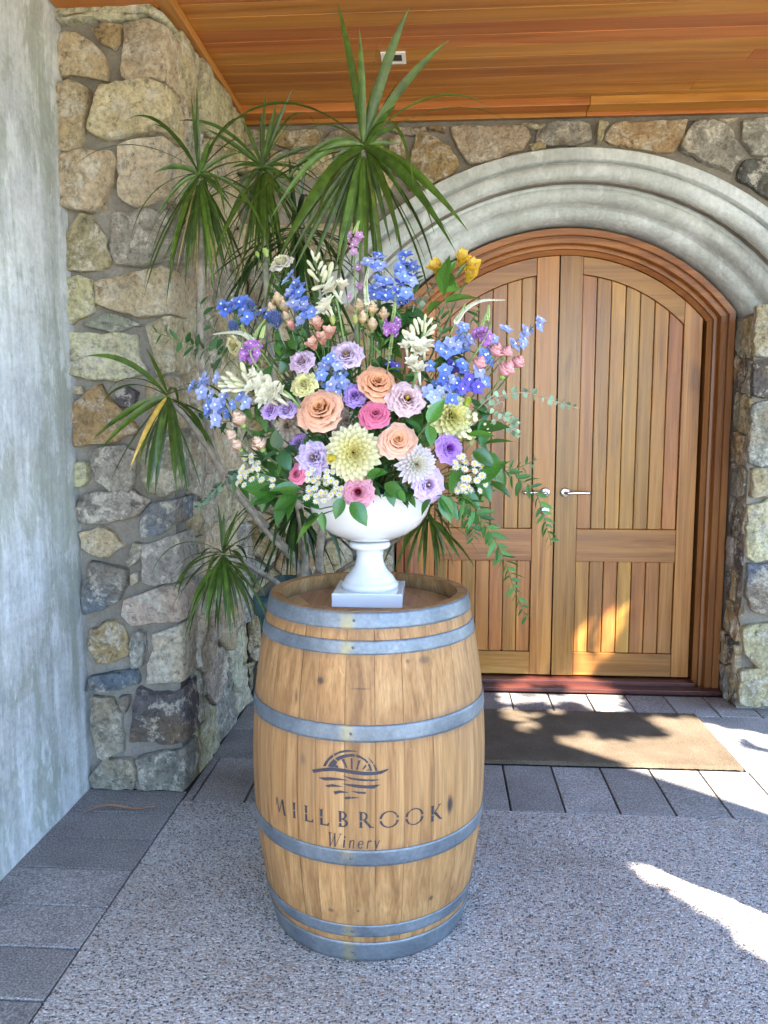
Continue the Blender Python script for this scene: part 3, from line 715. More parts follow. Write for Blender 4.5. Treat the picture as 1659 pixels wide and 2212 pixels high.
# dark scuffs and bung marks that the photograph shows on the staves
for (px, py, rx, rz, am) in ((972, 1738, .012, .030, .93), (692, 1470, .012, .010, .75), (931, 1940, .008, .009, .8), (774, 1968, .005, .006, .7), (715, 1966, .012, .008, .6), (916, 1425, .022, .012, .5), (640, 1505, .006, .03, .6), (880, 1428, .01, .008, .5), (655, 1640, .01, .02, .35), (800, 1850, .05, .003, .5), (780, 1488, .03, .003, .5)):
    th, z = bhit(px, py); p = bsurf(th, z)
    sb = t.n('VectorMath', operation='SUBTRACT'); t.set(sb.inputs[0], co); sb.inputs[1].default_value = p
    mu = t.n('VectorMath', operation='MULTIPLY'); t.set(mu.inputs[0], sb.outputs[0]); mu.inputs[1].default_value = (1 / rx, 1 / max(rx, .02), 1 / rz)
    ln = t.n('VectorMath', operation='LENGTH'); t.set(ln.inputs[0], mu.outputs[0])
    f = t.ramp(t.math('ADD', ln.outputs['Value'], t.math('MULTIPLY', t.math('SUBTRACT', n1, .5), 1.2)), [(.35, am), (1.0, 0)])
    col = t.mix(f, col, (.018, .016, .02))
# dark lines along the hoop edges
sx = t.n('SeparateXYZ'); t.set(sx.inputs[0], co)
for zh in (.905, .842, .669, .626, .341, .297, .119, .064):
    dd = t.math('ABSOLUTE', t.math('SUBTRACT', sx.outputs[2], zh))
    col = t.mix(t.math('MULTIPLY', t.ramp(dd, [(.002, .55), (.016, 0)]), t.ramp(nb, [(.35, 1), (.6, .25)])), col, (.12, .075, .05))
MOAK = t.fin(col, .58, t.bump(t.math('ADD', n1, n2), .25, .003), Specular_IOR_Level=.35)
MHEAD = wood('barrel_head_oak', (.22, .11, .045), (.33, .18, .075), (.42, .25, .12), 1, .5, .12, .2)
bnd = [-47, -29, -19.5, -6, 7.5, 20.5, 35, 50]
while bnd[-1] < 313 - 8: bnd.append(bnd[-1] + R.uniform(10, 18))
bnd[-1] = 313
for a, b in zip(bnd[:-1], bnd[1:]):
    g = .0007 / RB; a = radians(a) + g * .5; b = radians(b) - g * .5; vs = []; fs = []
    cs = [(a, -.006), (a, -.0006), (a + g * 1.3, 0)] + [(a + (b - a) * k / 6, 0.0) for k in range(1, 6)] + [(b - g * 1.3, 0), (b, -.0006), (b, -.006)]
    dr = R.uniform(-.0004, .0004)
    if abs(a - radians(-29)) < .01: a += .0035
    cs = [(a, -.006), (a, -.0006), (a + g * 1.3, 0)] + cs[3:]
    dr += 0; nz = 26; zs = [.0015 + (BH - .003) * j / nz for j in range(nz + 1)]
    m = len(cs)
    for z in zs:
        for th, o in cs: vs.append(bsurf(th, z, o + dr))
    ro0 = len(vs)
    for z in zs:
        for th, o in ((b, 0), (a, 0)): vs.append(bsurf(th, z, -.026))
    for j in range(nz):
        for k in range(m - 1): fs.append((j * m + k, j * m + k + 1, (j + 1) * m + k + 1, (j + 1) * m + k))
        r0, r1 = ro0 + 2 * j, ro0 + 2 * j + 2
        fs += [(j * m + m - 1, r0, r1, (j + 1) * m + m - 1), (r0, r0 + 1, r1 + 1, r1), (r0 + 1, j * m, (j + 1) * m, r1 + 1)]
    fs += [tuple(range(m)) + (ro0, ro0 + 1), tuple(nz * m + k for k in range(m)) + (ro0 + 2 * nz, ro0 + 2 * nz + 1)]
    o_ = part('stave', fixn(vs, fs), MOAK, barrel); md = o_.modifiers.new('edges', 'EDGE_SPLIT'); md.split_angle = radians(35)
HZ = .905
hw = [-.2535, -.16, -.075, .01, .095, .17, .2535]
for zz in (HZ, .045):
    hd = part('barrel_head', lathe([(.001, -.02), (.2525, -.02), (.2525, -.012), (.001, -.012)], (BX, BY, zz), 48), MHEAD, barrel)
    for x0, x1 in zip(hw[:-1], hw[1:]):
        P = []
        for k in range(7): x = x0 + .0006 + (x1 - x0 - .0012) * k / 6; P.append((x, sqrt(max(1e-6, .2528 ** 2 - x * x))))
        P = P + [(x, -y) for x, y in P[::-1]]
        rt = M.Rotation(radians(24), 4, 'Z')
        part('head_board', prism(P, lambda a, b: T((BX, BY, 0)) @ (rt @ V((a, b, zz - .0118))), lambda a, b: T((BX, BY, 0)) @ (rt @ V((a, b, zz)))), MHEAD, hd, smooth=False)
HOOPS = [(.9475, .9055), (.878, .8425), (.669, .626), (.341, .2965), (.119, .082), (.0638, .0025)]
for z1, z0 in HOOPS:
    pr = [];
    for k in range(7): z = z0 + (z1 - z0) * k / 6; pr.append((brad(z) + .0026, z))
    pr = [(brad(z0) + .0004, z0)] + [(pr[0][0] - .0005, z0 + .0003)] + pr[1:-1] + [(pr[-1][0] - .0005, z1 - .0003), (brad(z1) + .0004, z1)]
    hp = part('hoop', lathe(pr, (BX, BY, 0), 96, True), MGV, barrel)
    th = radians(-3.2 + R.uniform(-.6, .6)); zm = (z0 + z1) / 2; p = bsurf(th, zm, .0024)
    part('rivet', xf(lathe([(0, .0016), (.003, .0014), (.0042, 0)], n=10), T(p) @ frame((sin(th), -cos(th), 0))), simple('rivet_steel', (.09, .09, .1), .5, .5), hp)

# ---- stencilled emblem and lettering on the staves
t = NT('stencil_ink'); n1 = t.noise(t.coords((60, 60, 6)), 1, 4, .65); n2 = t.noise(t.coords(), 45, 4, .7)
f = t.math('MULTIPLY', t.ramp(n1, [(.30, .25), (.46, 1)]), t.ramp(n2, [(.27, .3), (.42, 1)]))
t.fin((.016, .015, .028), .6, None)
tb = t.n('BsdfTransparent'); mx = t.n('MixShader'); t.set(mx.inputs[0], f)
t.t.links.new(tb.outputs[0], mx.inputs[1]); t.t.links.new(t.b.outputs[0], mx.inputs[2]); t.t.links.new(mx.outputs[0], t.out.inputs[0])
MINK = t.m
def decal(name, polys, parent=barrel, off=.0014):
    """polys: lists of (theta, z) on the barrel"""
    vs = []; fs = []
    def tri(a, b, c, d=0):
        L = [(hypot((p[0] - q[0]) * RB, p[1] - q[1]), i) for i, (p, q) in enumerate(((a, b), (b, c), (c, a)))]
        m, i = max(L)
        if m > .012 and d < 6:
            P = [a, b, c]; p, q, r = P[i], P[(i + 1) % 3], P[(i + 2) % 3]; h = ((p[0] + q[0]) / 2, (p[1] + q[1]) / 2)
            tri(p, h, r, d + 1); tri(h, q, r, d + 1)
        else:
            k = len(vs); vs.extend(bsurf(u, v, off) for u, v in (a, b, c)); fs.append((k, k + 1, k + 2))
    for P in polys:
        for f in tessellate_polygon([[V((a * RB, b, 0)) for a, b in P]]): tri(*[P[i] for i in f])
    fs2 = []
    for f in fs:
        a, b, c = (vs[i] for i in f); nrm = (b - a).cross(c - a)
        fs2.append(f if nrm.dot(V((a.x - BX, a.y - BY, 0))) > 0 else f[::-1])
    return part(name, (vs, fs2), MINK, parent, smooth=False)
E8 = lambda L: [bhit(564 + .28 * x, 1592.6 + .28 * y) for x, y in L]
EM = [
 [(480, 222), (500, 180), (540, 140), (552, 133), (560, 148), (525, 180), (500, 222)], [(562, 127), (610, 105), (660, 96), (720, 102), (748, 112), (700, 110), (650, 112), (600, 125), (570, 143)],
 [(515, 225), (535, 190), (562, 166), (590, 190), (580, 205), (575, 228)], [(572, 160), (600, 145), (640, 132), (700, 127), (722, 130), (722, 149), (700, 148), (650, 155), (610, 172), (597, 184)], [(732, 131), (760, 138), (810, 170), (830, 192), (815, 200), (800, 180), (760, 158), (732, 150)], [(836, 200), (850, 228), (858, 258), (840, 258), (835, 235), (822, 208)],
 [(820, 150), (850, 175), (868, 198), (858, 202), (845, 182)], [(872, 204), (888, 230), (898, 258), (882, 255), (865, 212)],
 [(620, 170), (640, 165), (668, 235), (655, 235)], [(692, 158), (706, 158), (706, 245), (694, 245)], [(752, 178), (770, 172), (745, 248), (733, 250)], [(805, 208), (815, 220), (790, 248), (780, 245)], [(830, 240), (835, 250), (808, 256)], [(580, 212), (600, 225), (598, 232), (576, 232)],
 [(395, 248), (470, 238), (540, 230), (620, 238), (700, 253), (800, 265), (880, 265), (930, 255), (985, 240), (975, 255), (930, 280), (880, 290), (800, 293), (720, 285), (640, 270), (560, 258), (480, 262), (405, 273)],
 [(443, 308), (540, 308), (600, 315), (680, 332), (600, 328), (490, 332)], [(625, 292), (700, 310), (800, 322), (922, 323), (860, 338), (760, 335), (690, 322)], [(495, 370), (550, 360), (640, 380), (560, 380), (515, 383)],
 [(625, 355), (720, 362), (820, 370), (922, 362), (870, 395), (760, 390), (690, 378)], [(560, 415), (610, 408), (680, 425), (610, 428), (572, 440)], [(690, 412), (740, 417), (808, 420), (806, 436), (750, 432)], [(640, 462), (680, 455), (765, 464), (700, 472), (655, 478)]]
decal('emblem', [E8(L) for L in EM])
def q4(x0, y0, x1, y1, w0, w1=None):
    w1 = w0 if w1 is None else w1; d = V((x1 - x0, y1 - y0)).normalized(); p = V((-d.y, d.x))
    return [(x0 + p.x * w0 / 2, y0 + p.y * w0 / 2), (x1 + p.x * w1 / 2, y1 + p.y * w1 / 2), (x1 - p.x * w1 / 2, y1 - p.y * w1 / 2), (x0 - p.x * w0 / 2, y0 - p.y * w0 / 2)]
def stem(x, y0=0, y1=1, w=.15, gap=.5): # upright with serifs and a stencil bridge
    out = [[(x - w / 2, y0), (x + w / 2, y0), (x + w / 2, gap - .035), (x - w / 2, gap - .035)], [(x - w / 2, gap + .035), (x + w / 2, gap + .035), (x + w / 2, y1), (x - w / 2, y1)]]
    for y, s in ((y0, 1), (y1, -1)): out.append([(x - w * .95, y), (x + w * .95, y), (x + w / 2, y + s * .07), (x - w / 2, y + s * .07)])
    return out
def ring(cx, cy, rx, ry, a0, a1, wx, wy, n=10):
    A = [a0 + (a1 - a0) * i / n for i in range(n + 1)]
    return [(cx + rx * cos(a), cy + ry * sin(a)) for a in A] + [(cx + (rx - wx) * cos(a), cy + (ry - wy) * sin(a)) for a in A[::-1]]
dg = radians
LET = {
 'M': [q4(.10, 1, .02, .45, .05), q4(.30, .05, .62, .98, .05, .07), q4(.64, 1, .80, .02, .15), [(.70, 0), (.98, 0), (.9, .07), (.74, .07)], q4(.14, .95, .30, .1, .06, .04)],
 'I': stem(.2), 'L': stem(.2) + [[(.28, 0), (.66, 0), (.70, .22), (.64, .2), (.56, .07), (.28, .07)]],
 'B': stem(.2, gap=.28) + [ring(.30, .745, .30, .255, dg(-90), dg(90), .13, .06), ring(.30, .26, .38, .26, dg(-90), dg(90), .15, .06)],
 'R': stem(.2, gap=.42) + [ring(.30, .73, .32, .27, dg(-90), dg(90), .14, .06), q4(.42, .47, .78, .03, .15, .13), [(.68, 0), (1.0, 0), (.92, .06), (.74, .07)]],
 'O': [ring(.6, .5, .6, .53, dg(8), dg(172), .15, .055, 16), ring(.6, .5, .6, .53, dg(188), dg(352), .15, .055, 16)],
 'K': stem(.2, gap=.42) + [q4(.30, .48, .70, .95, .06), q4(.36, .56, .80, .04, .16, .13), [(.70, 0), (1.0, 0), (.92, .06), (.76, .07)], [(.56, 1), (.88, 1), (.78, .94), (.66, .94)]]}
LW = {'M': .95, 'I': .4, 'L': .7, 'B': .7, 'R': .9, 'O': 1.2, 'K': 1.0}
hgt = .0425
polys = []
for ch, px, py in (('M', 155, 532), ('I', 258, 550), ('L', 365, 572), ('L', 484, 600), ('B', 630, 608), ('R', 803, 612), ('O', 989, 610), ('O', 1183, 594), ('K', 1352, 575)):
    th, z = bhit(564 + .28 * px, 1592.6 + .28 * py); z0 = .5 * z + .5 * .4165 - hgt / 2
    for P in LET[ch]: polys.append([(th + (x - LW[ch] / 2) * hgt * 1.0 / RB, z0 + y * hgt) for x, y in P])
decal('lettering', polys)
IT = {'W': ([q4(.05, 1, .22, 0, .10, .08), q4(.22, 0, .5, .9, .04), q4(.45, 1, .6, 0, .10, .08), q4(.6, 0, .92, 1, .04), [(-.05, 1), (.2, 1), (.2, .95), (-.05, .95)], [(.8, 1), (1.02, 1), (1.0, .95), (.8, .95)]], 1.0),
 'i': ([q4(.12, 0, .12, .58, .10), [(.07, .72), (.18, .72), (.18, .84), (.07, .84)]], .34), 'n': ([q4(.1, 0, .1, .6, .09), q4(.38, 0, .38, .5, .09), q4(.1, .48, .32, .6, .06), q4(.32, .6, .4, .48, .08)], .54),
 'e': ([ring(.24, .3, .22, .3, dg(20), dg(320), .09, .06, 12), [(.08, .27), (.42, .32), (.42, .38), (.08, .33)]], .52), 'r': ([q4(.1, 0, .1, .6, .09), q4(.1, .45, .3, .6, .06), [(.25, .5), (.38, .52), (.38, .6), (.27, .6)]], .42),
 'y': ([q4(.06, .6, .22, .05, .09), q4(.4, .6, .12, -.28, .06), [(.0, -.3), (.14, -.28), (.14, -.2), (.02, -.2)]], .5)}
polys = []; h2 = .038; x = 0; tot = sum(IT[c_][1] + .14 for c_ in 'Winery')
th0, z0 = bhit(708, 1822); th1, z1 = bhit(824, 1838)
for c_ in 'Winery':
    for P in IT[c_][0]: polys.append([(th0 + (th1 - th0) * (x + a + b * .16) / tot, .3462 + b * h2) for a, b in P])
    x += IT[c_][1] + .14
decal('lettering', polys)

# ================================================================== URN
UX, UY = -.195, 2.292
urn = thing('urn', 'white glazed pedestal urn on a square foot standing on the barrel', 'urn', (UX, UY, HZ))
pl = box(UX - .1, UX + .1, UY - .1, UY + .1, HZ + .0006, HZ + .0405)
part('plinth', pl, MURN, urn, smooth=False, bevel=.003)
part('pedestal', lathe([(.001, .0405), (.083, .0405), (.084, .052), (.081, .058), (.076, .060), (.074, .066), (.068, .076), (.056, .088), (.047, .100), (.041, .116), (.0385, .132), (.040, .146), (.045, .154), (.056, .157), (.060, .163), (.060, .171), (.056, .1755), (.001, .176)], (UX, UY, HZ), 64), MURN, urn)
part('bowl', lathe([(.001, .1765), (.040, .177), (.075, .185), (.114, .202), (.145, .226), (.165, .255), (.176, .288), (.178, .318), (.181, .322), (.181, .327), (.174, .328), (.172, .318), (.168, .29), (.157, .258), (.138, .232), (.09, .21), (.001, .20)], (UX, UY, HZ), 72), MURN, urn)
RIMZ = HZ + .327
fo = part('flower_foam', lathe([(.001, .215), (.09, .222), (.13, .248), (.148, .28), (.15, .31), (.11, .335), (.001, .345)], (UX, UY, HZ), 24), simple('floral_foam', (.012, .03, .014), .9, 0, 60, .4)); tag(fo, 'dark green floral foam filling the white urn', 'floral foam')

# ================================================================== FLOWERS
MOUTH = V((UX, UY, RIMZ - .02))
def fpos(px, py, dy=0.0):
    """a place on the rounded front of the arrangement"""
    p = at(px, py, Y=UY); dx = p.x - UX; dz = p.z - 1.22
    q = 1 - (dx / .62) ** 2 - (max(dz, 0) / .66) ** 2 - (min(dz, 0) / .4) ** 2
    y = UY - .27 * sqrt(max(0, q)) + dy
    return at(px, py, Y=y)
def facing(p, up=.15, cam=.55):
    d = V((p.x - UX, (p.y - UY) * 1.1, (p.z - 1.30) * .8 + up))
    d = d.normalized() if d.length > 1e-4 else V((0, -1, 0))
    return (d + (EYE - p).normalized() * cam).normalized()
GREEN = (.055, .14, .03); DKG = (.022, .07, .018); LTG = (.17, .28, .06); OLV = (.09, .13, .03)
def stalk(th, p, d, rad=.0022, col=GREEN, name='stem', base=None):
    b = base if base is not None else MOUTH + V((R.uniform(-.06, .06), R.uniform(-.05, .05), -.03))
    mid = V(p) - V(d) * min(.14, (V(p) - b).length * .45)
    return part(name, tube(bez(b, mid, V(p), 8), rad, 6), MSTEM, th, color=col)
def jit(c, k=.1): f = 1 + R.uniform(-k, k); return tuple(max(0, min(.92, x * f)) for x in c)
def mixc(a, b, t): return tuple(x + (y - x) * t for x, y in zip(a, b))

def wrap_petal(rt, zt, half, lean, curl, ruf=0.0, seed=0.0, skew=.1, nu=8, nv=6, zb=0.0, thin=.35, ruff_n=5, close=0.0):
    """petal wrapped round the flower axis, opening outwards"""
    def f(u, v):
        a = (u * 2 - 1); th = a * half * (.35 + .65 * sin(min(1, v * 1.25 + .12) * pi / 2))
        edge = 1 - .20 * abs(a) ** 3.2
        vv = v * edge
        r = rt * (thin + (1 - thin) * vv ** lean) * (1 + skew * a * .5)
        z = zb + zt * sin(vv * pi * .5) - curl * max(0, vv - .62) ** 2 * 4
        r += curl * max(0, vv - .55) * .9
        r *= 1 - close * max(0, vv - .45) ** 1.5
        if ruf:
            k = v ** 2.2; z += ruf * k * sin(a * ruff_n * 2.2 + seed * 5); r += ruf * .8 * k * cos(a * ruff_n * 2.9 + seed * 3)
        return V((r * sin(th), -r * cos(th), z))
    return grid(f, nu, nv)
def pet(vf, nu, nv, th, Mx, col):
    e = [min(1, (j / nv) ** 1.5) for j in range(nv + 1) for i in range(nu + 1)]
    return put('petal', mesh('petal', vf[0], vf[1], MPETE, True, None, e), th, Mx, col)
def rose(px, py, rad, col, inner, label, n=24, dy=0, group='roses in the urn', nm='rose', face=None, roll=None, cupn=1.0, closed=0.0):
    p = fpos(px, py, dy); d = face or facing(p)
    th = thing(nm, label, 'rose', MOUTH, group)
    Rr = rad * 1.08 / FPX * (p - EYE).length
    F = T(p - V(d) * Rr * .55) @ frame(d, R.uniform(0, 6.28) if roll is None else roll)
    stalk(th, p - V(d) * Rr * .55, d)
    part('calyx', lathe([(.001, -.25 * Rr), (.2 * Rr, -.18 * Rr), (.28 * Rr, 0), (.2 * Rr, .12 * Rr)], n=10), MSTEM, th, F, color=LTG)
    part('heart', lathe([(.001, .0), (.10 * Rr, .1 * Rr), (.11 * Rr, .62 * Rr * cupn), (.05 * Rr, .80 * Rr * cupn), (.001, .82 * Rr * cupn)], n=8), MPET, th, F, color=tuple(x * .8 for x in inner))
    for k in range(n):
        s = k / (n - 1); lay = floor(s * 5.999) / 5
        rt = Rr * (.10 + .80 * (.7 * s + .3 * lay)); zt = Rr * (.96 - .50 * s ** 1.5) * cupn
        half = radians(115 - 47 * s + R.uniform(-9, 9)); lean = 1.5 - .95 * s
        vf = wrap_petal(rt, zt, half, max(.5, lean), Rr * (.05 + .24 * s ** 2) * (1 - closed), Rr * (.02 + .04 * s), R.random() * 9, .30, 10, 8, thin=.3 - .15 * s, close=closed * 1.3)
        tilt = M.Rotation(radians(R.uniform(-5, 5) - 4 * s), 4, 'X') if k > 3 else I4
        pet(vf, 10, 8, th, F @ M.Rotation(k * 2.3999 + R.uniform(-.2, .2), 4, 'Z') @ tilt, jit(mixc(inner, col, min(1, s * 1.15)), .06))
    return th
def lisianthus(px, py, rad, col, label, centre=(.55, .5, .1), n=15, dy=0, nm='lisianthus', cat='flower', group='ruffled lisianthus blooms', face=None, dark=None, flat=.55, ruf=.11, inner=None):
    p = fpos(px, py, dy); d = face or facing(p, .05)
    th = thing(nm, label, cat, MOUTH, group)
    Rr = rad * 1.08 / FPX * (p - EYE).length; F = T(p - V(d) * Rr * .4) @ frame(d, R.uniform(0, 6.28)); stalk(th, p - V(d) * Rr * .4, d, .0018)
    for k in range(n):
        s = k / (n - 1); rt = Rr * (.34 + .62 * s); zt = Rr * (.78 - flat * s)
        vf = wrap_petal(rt, zt, radians(82 + R.uniform(-8, 8)), .85 - .3 * s, Rr * (.04 + .14 * s), Rr * ruf * (.55 + .45 * s), R.random() * 9, .2, 12, 6, thin=.2)
        c0 = jit(mixc(inner or col, col, s), .05)
        pet(vf, 12, 6, th, F @ M.Rotation(k * 2.3999 + R.uniform(-.3, .3), 4, 'Z'), c0)
    part('centre', xf(blob(.09 * Rr, .09 * Rr, .26 * Rr), T((0, 0, .34 * Rr))), MPET, th, F, color=centre)
    if dark:
        part('throat', lathe([(.001, .1 * Rr), (.17 * Rr, .2 * Rr), (.21 * Rr, .36 * Rr)], n=12), MPET, th, F, color=dark)
    return th
def boat(L, W, n=6):
    def f(u, v):
        a = u * 2 - 1; w_ = W * (sin(pi * min(1, v ** 1.25 * .94 + .05)) ** .62); x = a * w_
        return V((x, v * L, W * .55 * (a * a) * (1 - .5 * v) + L * .16 * sin(v * pi * .8)))
    return grid(f, 4, n)
BOAT = {}
def dahlia(px, py, rad, col, inner, label, n=88, dy=0, W=.21, group='dahlias in the urn', face=None, tipc=None):
    p = fpos(px, py, dy); d = face or facing(p, .0, .7)
    th = thing('dahlia', label, 'dahlia', MOUTH, group)
    Rr = rad * 1.08 / FPX * (p - EYE).length; F = T(p - V(d) * Rr * .35) @ frame(d, R.uniform(0, 6.28)); stalk(th, p - V(d) * Rr * .35, d, .0026)
    me = BOAT.get(W)
    if me is None: me = BOAT[W] = mesh('petal', *boat(1, W), MPETE, True, None, [(j / 6) ** 1.2 for j in range(7) for i in range(5)])
    for k in range(n):
        s = (k + .5) / n; el = radians(84 - 92 * s ** .8); L = Rr * (.30 + .70 * s ** .65); r0 = Rr * .05 + Rr * .10 * s
        z0 = Rr * (.42 - .34 * s ** 1.2)
        Mx = F @ M.Rotation(k * 2.39996, 4, 'Z') @ T((0, r0, z0)) @ M.Rotation(el + R.uniform(-.06, .06), 4, 'X') @ M.Diagonal((L * R.uniform(.9, 1.1), L, L, 1))
        put('petal', me, th, Mx, jit(mixc(inner, col, min(1, s * 1.3)), .05))
    return th

PEACH = (.72, .34, .18); PEACHI = (.76, .32, .10); HOT = (.68, .10, .25); HOTI = (.60, .05, .17)
rose(692, 884, 50, (.74, .38, .24), PEACHI, 'largest peach garden rose, left of the bright pink rose', 24, -.02)
rose(815, 827, 42, PEACH, PEACHI, 'peach garden rose at the top of the three, beside a pale pink bloom', 23, -.0, face=V((.25, -.8, .5)))
rose(859, 951, 41, (.74, .42, .30), PEACHI, 'peach garden rose with an open swirled heart, right of the yellow dahlia', 25, -.03)
rose(811, 894, 34, HOT, HOTI, 'bright pink rose at the centre of the arrangement', 24, -.015)
rose(641, 1024, 24, (.74, .18, .33), HOTI, 'small bright pink rose low on the left behind white daisies', 20, .0, face=V((-.5, -.8, .25)))
BLUSH = (.72, .54, .43); BL2 = (.72, .48, .34)
for i, (x, y, r, lb) in enumerate(((517, 906, 19, 'tall half open blush spray rose at the left edge'), (500, 941, 14, 'small blush spray rose bud furthest left'), (513, 962, 15, 'round blush spray rose at the lower left edge'), (560, 959, 18, 'open blush spray rose with pointed petals on the lower left'))):
    rose(x, y, r * 1.4, BLUSH, BL2, lb, 14, 0, 'blush spray roses on the left', 'spray_rose', cupn=1.35, closed=.8, face=facing(fpos(x, y), .45, .12))
CR1 = (.70, .54, .34)
for i, (x, y, r, lb) in enumerate(((602, 650, 16, 'cream spray rose tucked against blue delphinium on the upper left'), (615, 665, 14, 'cream spray rose bud beside the blue thistle'), (587, 669, 13, 'yellowish cream spray rose bud above the thistle'), (617, 688, 13, 'cream spray rose bud right of the thistle'),
    (775, 662, 14, 'leftmost cream spray rose of the upper centre cluster'), (803, 667, 15, 'topmost cream spray rose of the upper centre cluster'), (784, 688, 15, 'lower left cream spray rose of the upper centre cluster'), (804, 703, 15, 'lowest cream spray rose of the upper centre cluster'), (828, 680, 14, 'rightmost cream spray rose of the upper centre cluster'))):
    rose(x, y, r * 1.35, CR1, (.8, .55, .36), lb, 12, .03, 'cream spray roses near the top', 'spray_rose', cupn=1.45, closed=.9, face=facing(fpos(x, y), .6, .05))
PK = (.78, .42, .44)
for x, y, r, lb in ((1071, 756, 17, 'pink spray rose leftmost of the right hand cluster'), (1094, 760, 15, 'pink spray rose bud at the top of the right hand cluster'), (1094, 798, 21, 'largest pink spray rose at the right edge'), (1119, 782, 16, 'pink spray rose bud furthest right'), (1036, 784, 17, 'pink spray rose half hidden by blue florets on the right')):
    rose(x, y, r * 1.35, PK, (.74, .33, .37), lb, 16, 0, 'pink spray roses on the right', 'spray_rose', cupn=1.3, closed=.7, face=facing(fpos(x, y), .4, .15))
LAV = (.58, .46, .68)
lisianthus(880, 859, 40, (.68, .48, .52), 'pale pink ruffled bloom with a dark throat right of the peach roses', (.7, .5, .03), 17, -.01, dark=(.11, .02, .02), flat=.62)
lisianthus(747, 763, 35, (.64, .50, .66), 'pale lilac ruffled bloom above the peach roses', (.6, .35, .05), 17, 0, flat=.62)
lisianthus(650, 778, 28, (.62, .45, .60), 'dusky mauve ruffled bloom beside the pale yellow carnation', (.5, .3, .3), 16)
lisianthus(675, 988, 36, LAV, 'pale lavender bloom with two split lobes left of the yellow dahlia', (.5, .42, .12), 13, -.01, flat=.5, ruf=.15)
lisianthus(773, 1063, 35, (.76, .36, .47), 'pink ruffled bloom hanging over the rim of the urn', (.2, .02, .03), 18, -.015, dark=(.22, .015, .03), inner=(.6, .2, .3))
lisianthus(926, 1047, 36, (.62, .46, .76), 'lavender ruffled bloom over the right rim of the urn', (.7, .55, .3), 18, -.01)
lisianthus(971, 968, 31, (.48, .26, .70), 'purple ruffled bloom below the yellow dahlia on the right', (.2, .05, .25), 20, 0, inner=(.36, .14, .6))
lisianthus(581, 886, 22, (.55, .36, .74), 'small violet bloom under the left white tuberose', (.4, .3, .6), 12)
lisianthus(618, 882, 24, (.60, .44, .76), 'violet half open bloom beside the largest peach rose', (.4, .3, .6), 12, face=V((-.2, -.7, .7)))
lisianthus(766, 853, 26, (.42, .25, .68), 'deep violet bloom between the peach roses', (.3, .2, .4), 14, .02)
lisianthus(606, 565, 26, (.70, .65, .58), 'white double bloom standing at the top left', (.75, .75, .4), 22, 0, inner=(.78, .76, .5))
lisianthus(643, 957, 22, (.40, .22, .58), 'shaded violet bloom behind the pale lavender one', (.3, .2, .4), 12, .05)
lisianthus(656, 828, 28, (.72, .68, .30), 'pale yellow carnation left of the blue florets', (.7, .66, .3), 26, 0, 'carnation', 'carnation', 'pale yellow carnations', ruf=.16)
lisianthus(504, 748, 22, (.66, .60, .30), 'pale yellow carnation seen from the side at the left edge', (.6, .56, .25), 22, 0, 'carnation', 'carnation', 'pale yellow carnations', face=V((-.6, -.5, -.3)), ruf=.16)
YD = (.66, .62, .38); YDI = (.66, .58, .14)
dahlia(764, 978, 54, YD, YDI, 'large pale yellow dahlia at the lower centre', 112, -.03)
dahlia(974, 900, 47, (.66, .64, .34), (.66, .60, .12), 'pale yellow dahlia on the right behind a glossy leaf', 96, .02, W=.25)
dahlia(899, 1003, 40, (.62, .55, .60), (.60, .57, .38), 'white and lilac dahlia below the open peach rose', 104, -.02, W=.16)
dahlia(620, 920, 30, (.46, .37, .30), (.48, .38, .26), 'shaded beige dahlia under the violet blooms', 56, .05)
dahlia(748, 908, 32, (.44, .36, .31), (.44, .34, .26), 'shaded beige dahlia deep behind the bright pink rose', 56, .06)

# ---- buds
def bud(px, py, rad, col, label, d=None, dy=0, nm='flower_bud'):
    p = fpos(px, py, dy); d = d or facing(p, .4, .2); th = thing(nm, label, 'bud', MOUTH, 'closed buds')
    r = rad / FPX * (p - EYE).length; F = T(p) @ frame(d); stalk(th, p - V(d) * r, d, .0014)
    for k in range(7):
        part('petal', wrap_petal(r * (.5 + .06 * k), r * 2.0 - r * .12 * k, radians(75), .7, -r * .1, 0, 0, .2, 6, 6, -r, .3), MPET, th, F @ M.Rotation(k * 2.4, 4, 'Z'), color=jit(col, .1))
    part('calyx', lathe([(.001, -1.1 * r), (.4 * r, -.95 * r), (.55 * r, -.5 * r)], n=8), MSTEM, th, F, color=LTG)
bud(718, 990, 13, (.72, .62, .08), 'bright yellow dahlia bud left of the large yellow dahlia', V((-.7, -.7, .1)), -.05)
bud(1009, 869, 11, (.42, .50, .06), 'yellow green bud above the right yellow dahlia')
bud(574, 545, 9, (.36, .44, .14), 'green bud beside the white double bloom at the top left')
bud(556, 550, 6, (.36, .46, .12), 'tiniest green bud at the top left tip')
bud(718, 692, 10, (.52, .56, .20), 'pale green bud below the upper tuberose')
bud(767, 691, 10, (.50, .54, .20), 'pale green bud left of the upper cream spray roses')
bud(1019, 955, 9, (.5, .52, .26), 'pale green bud right of the purple bloom')

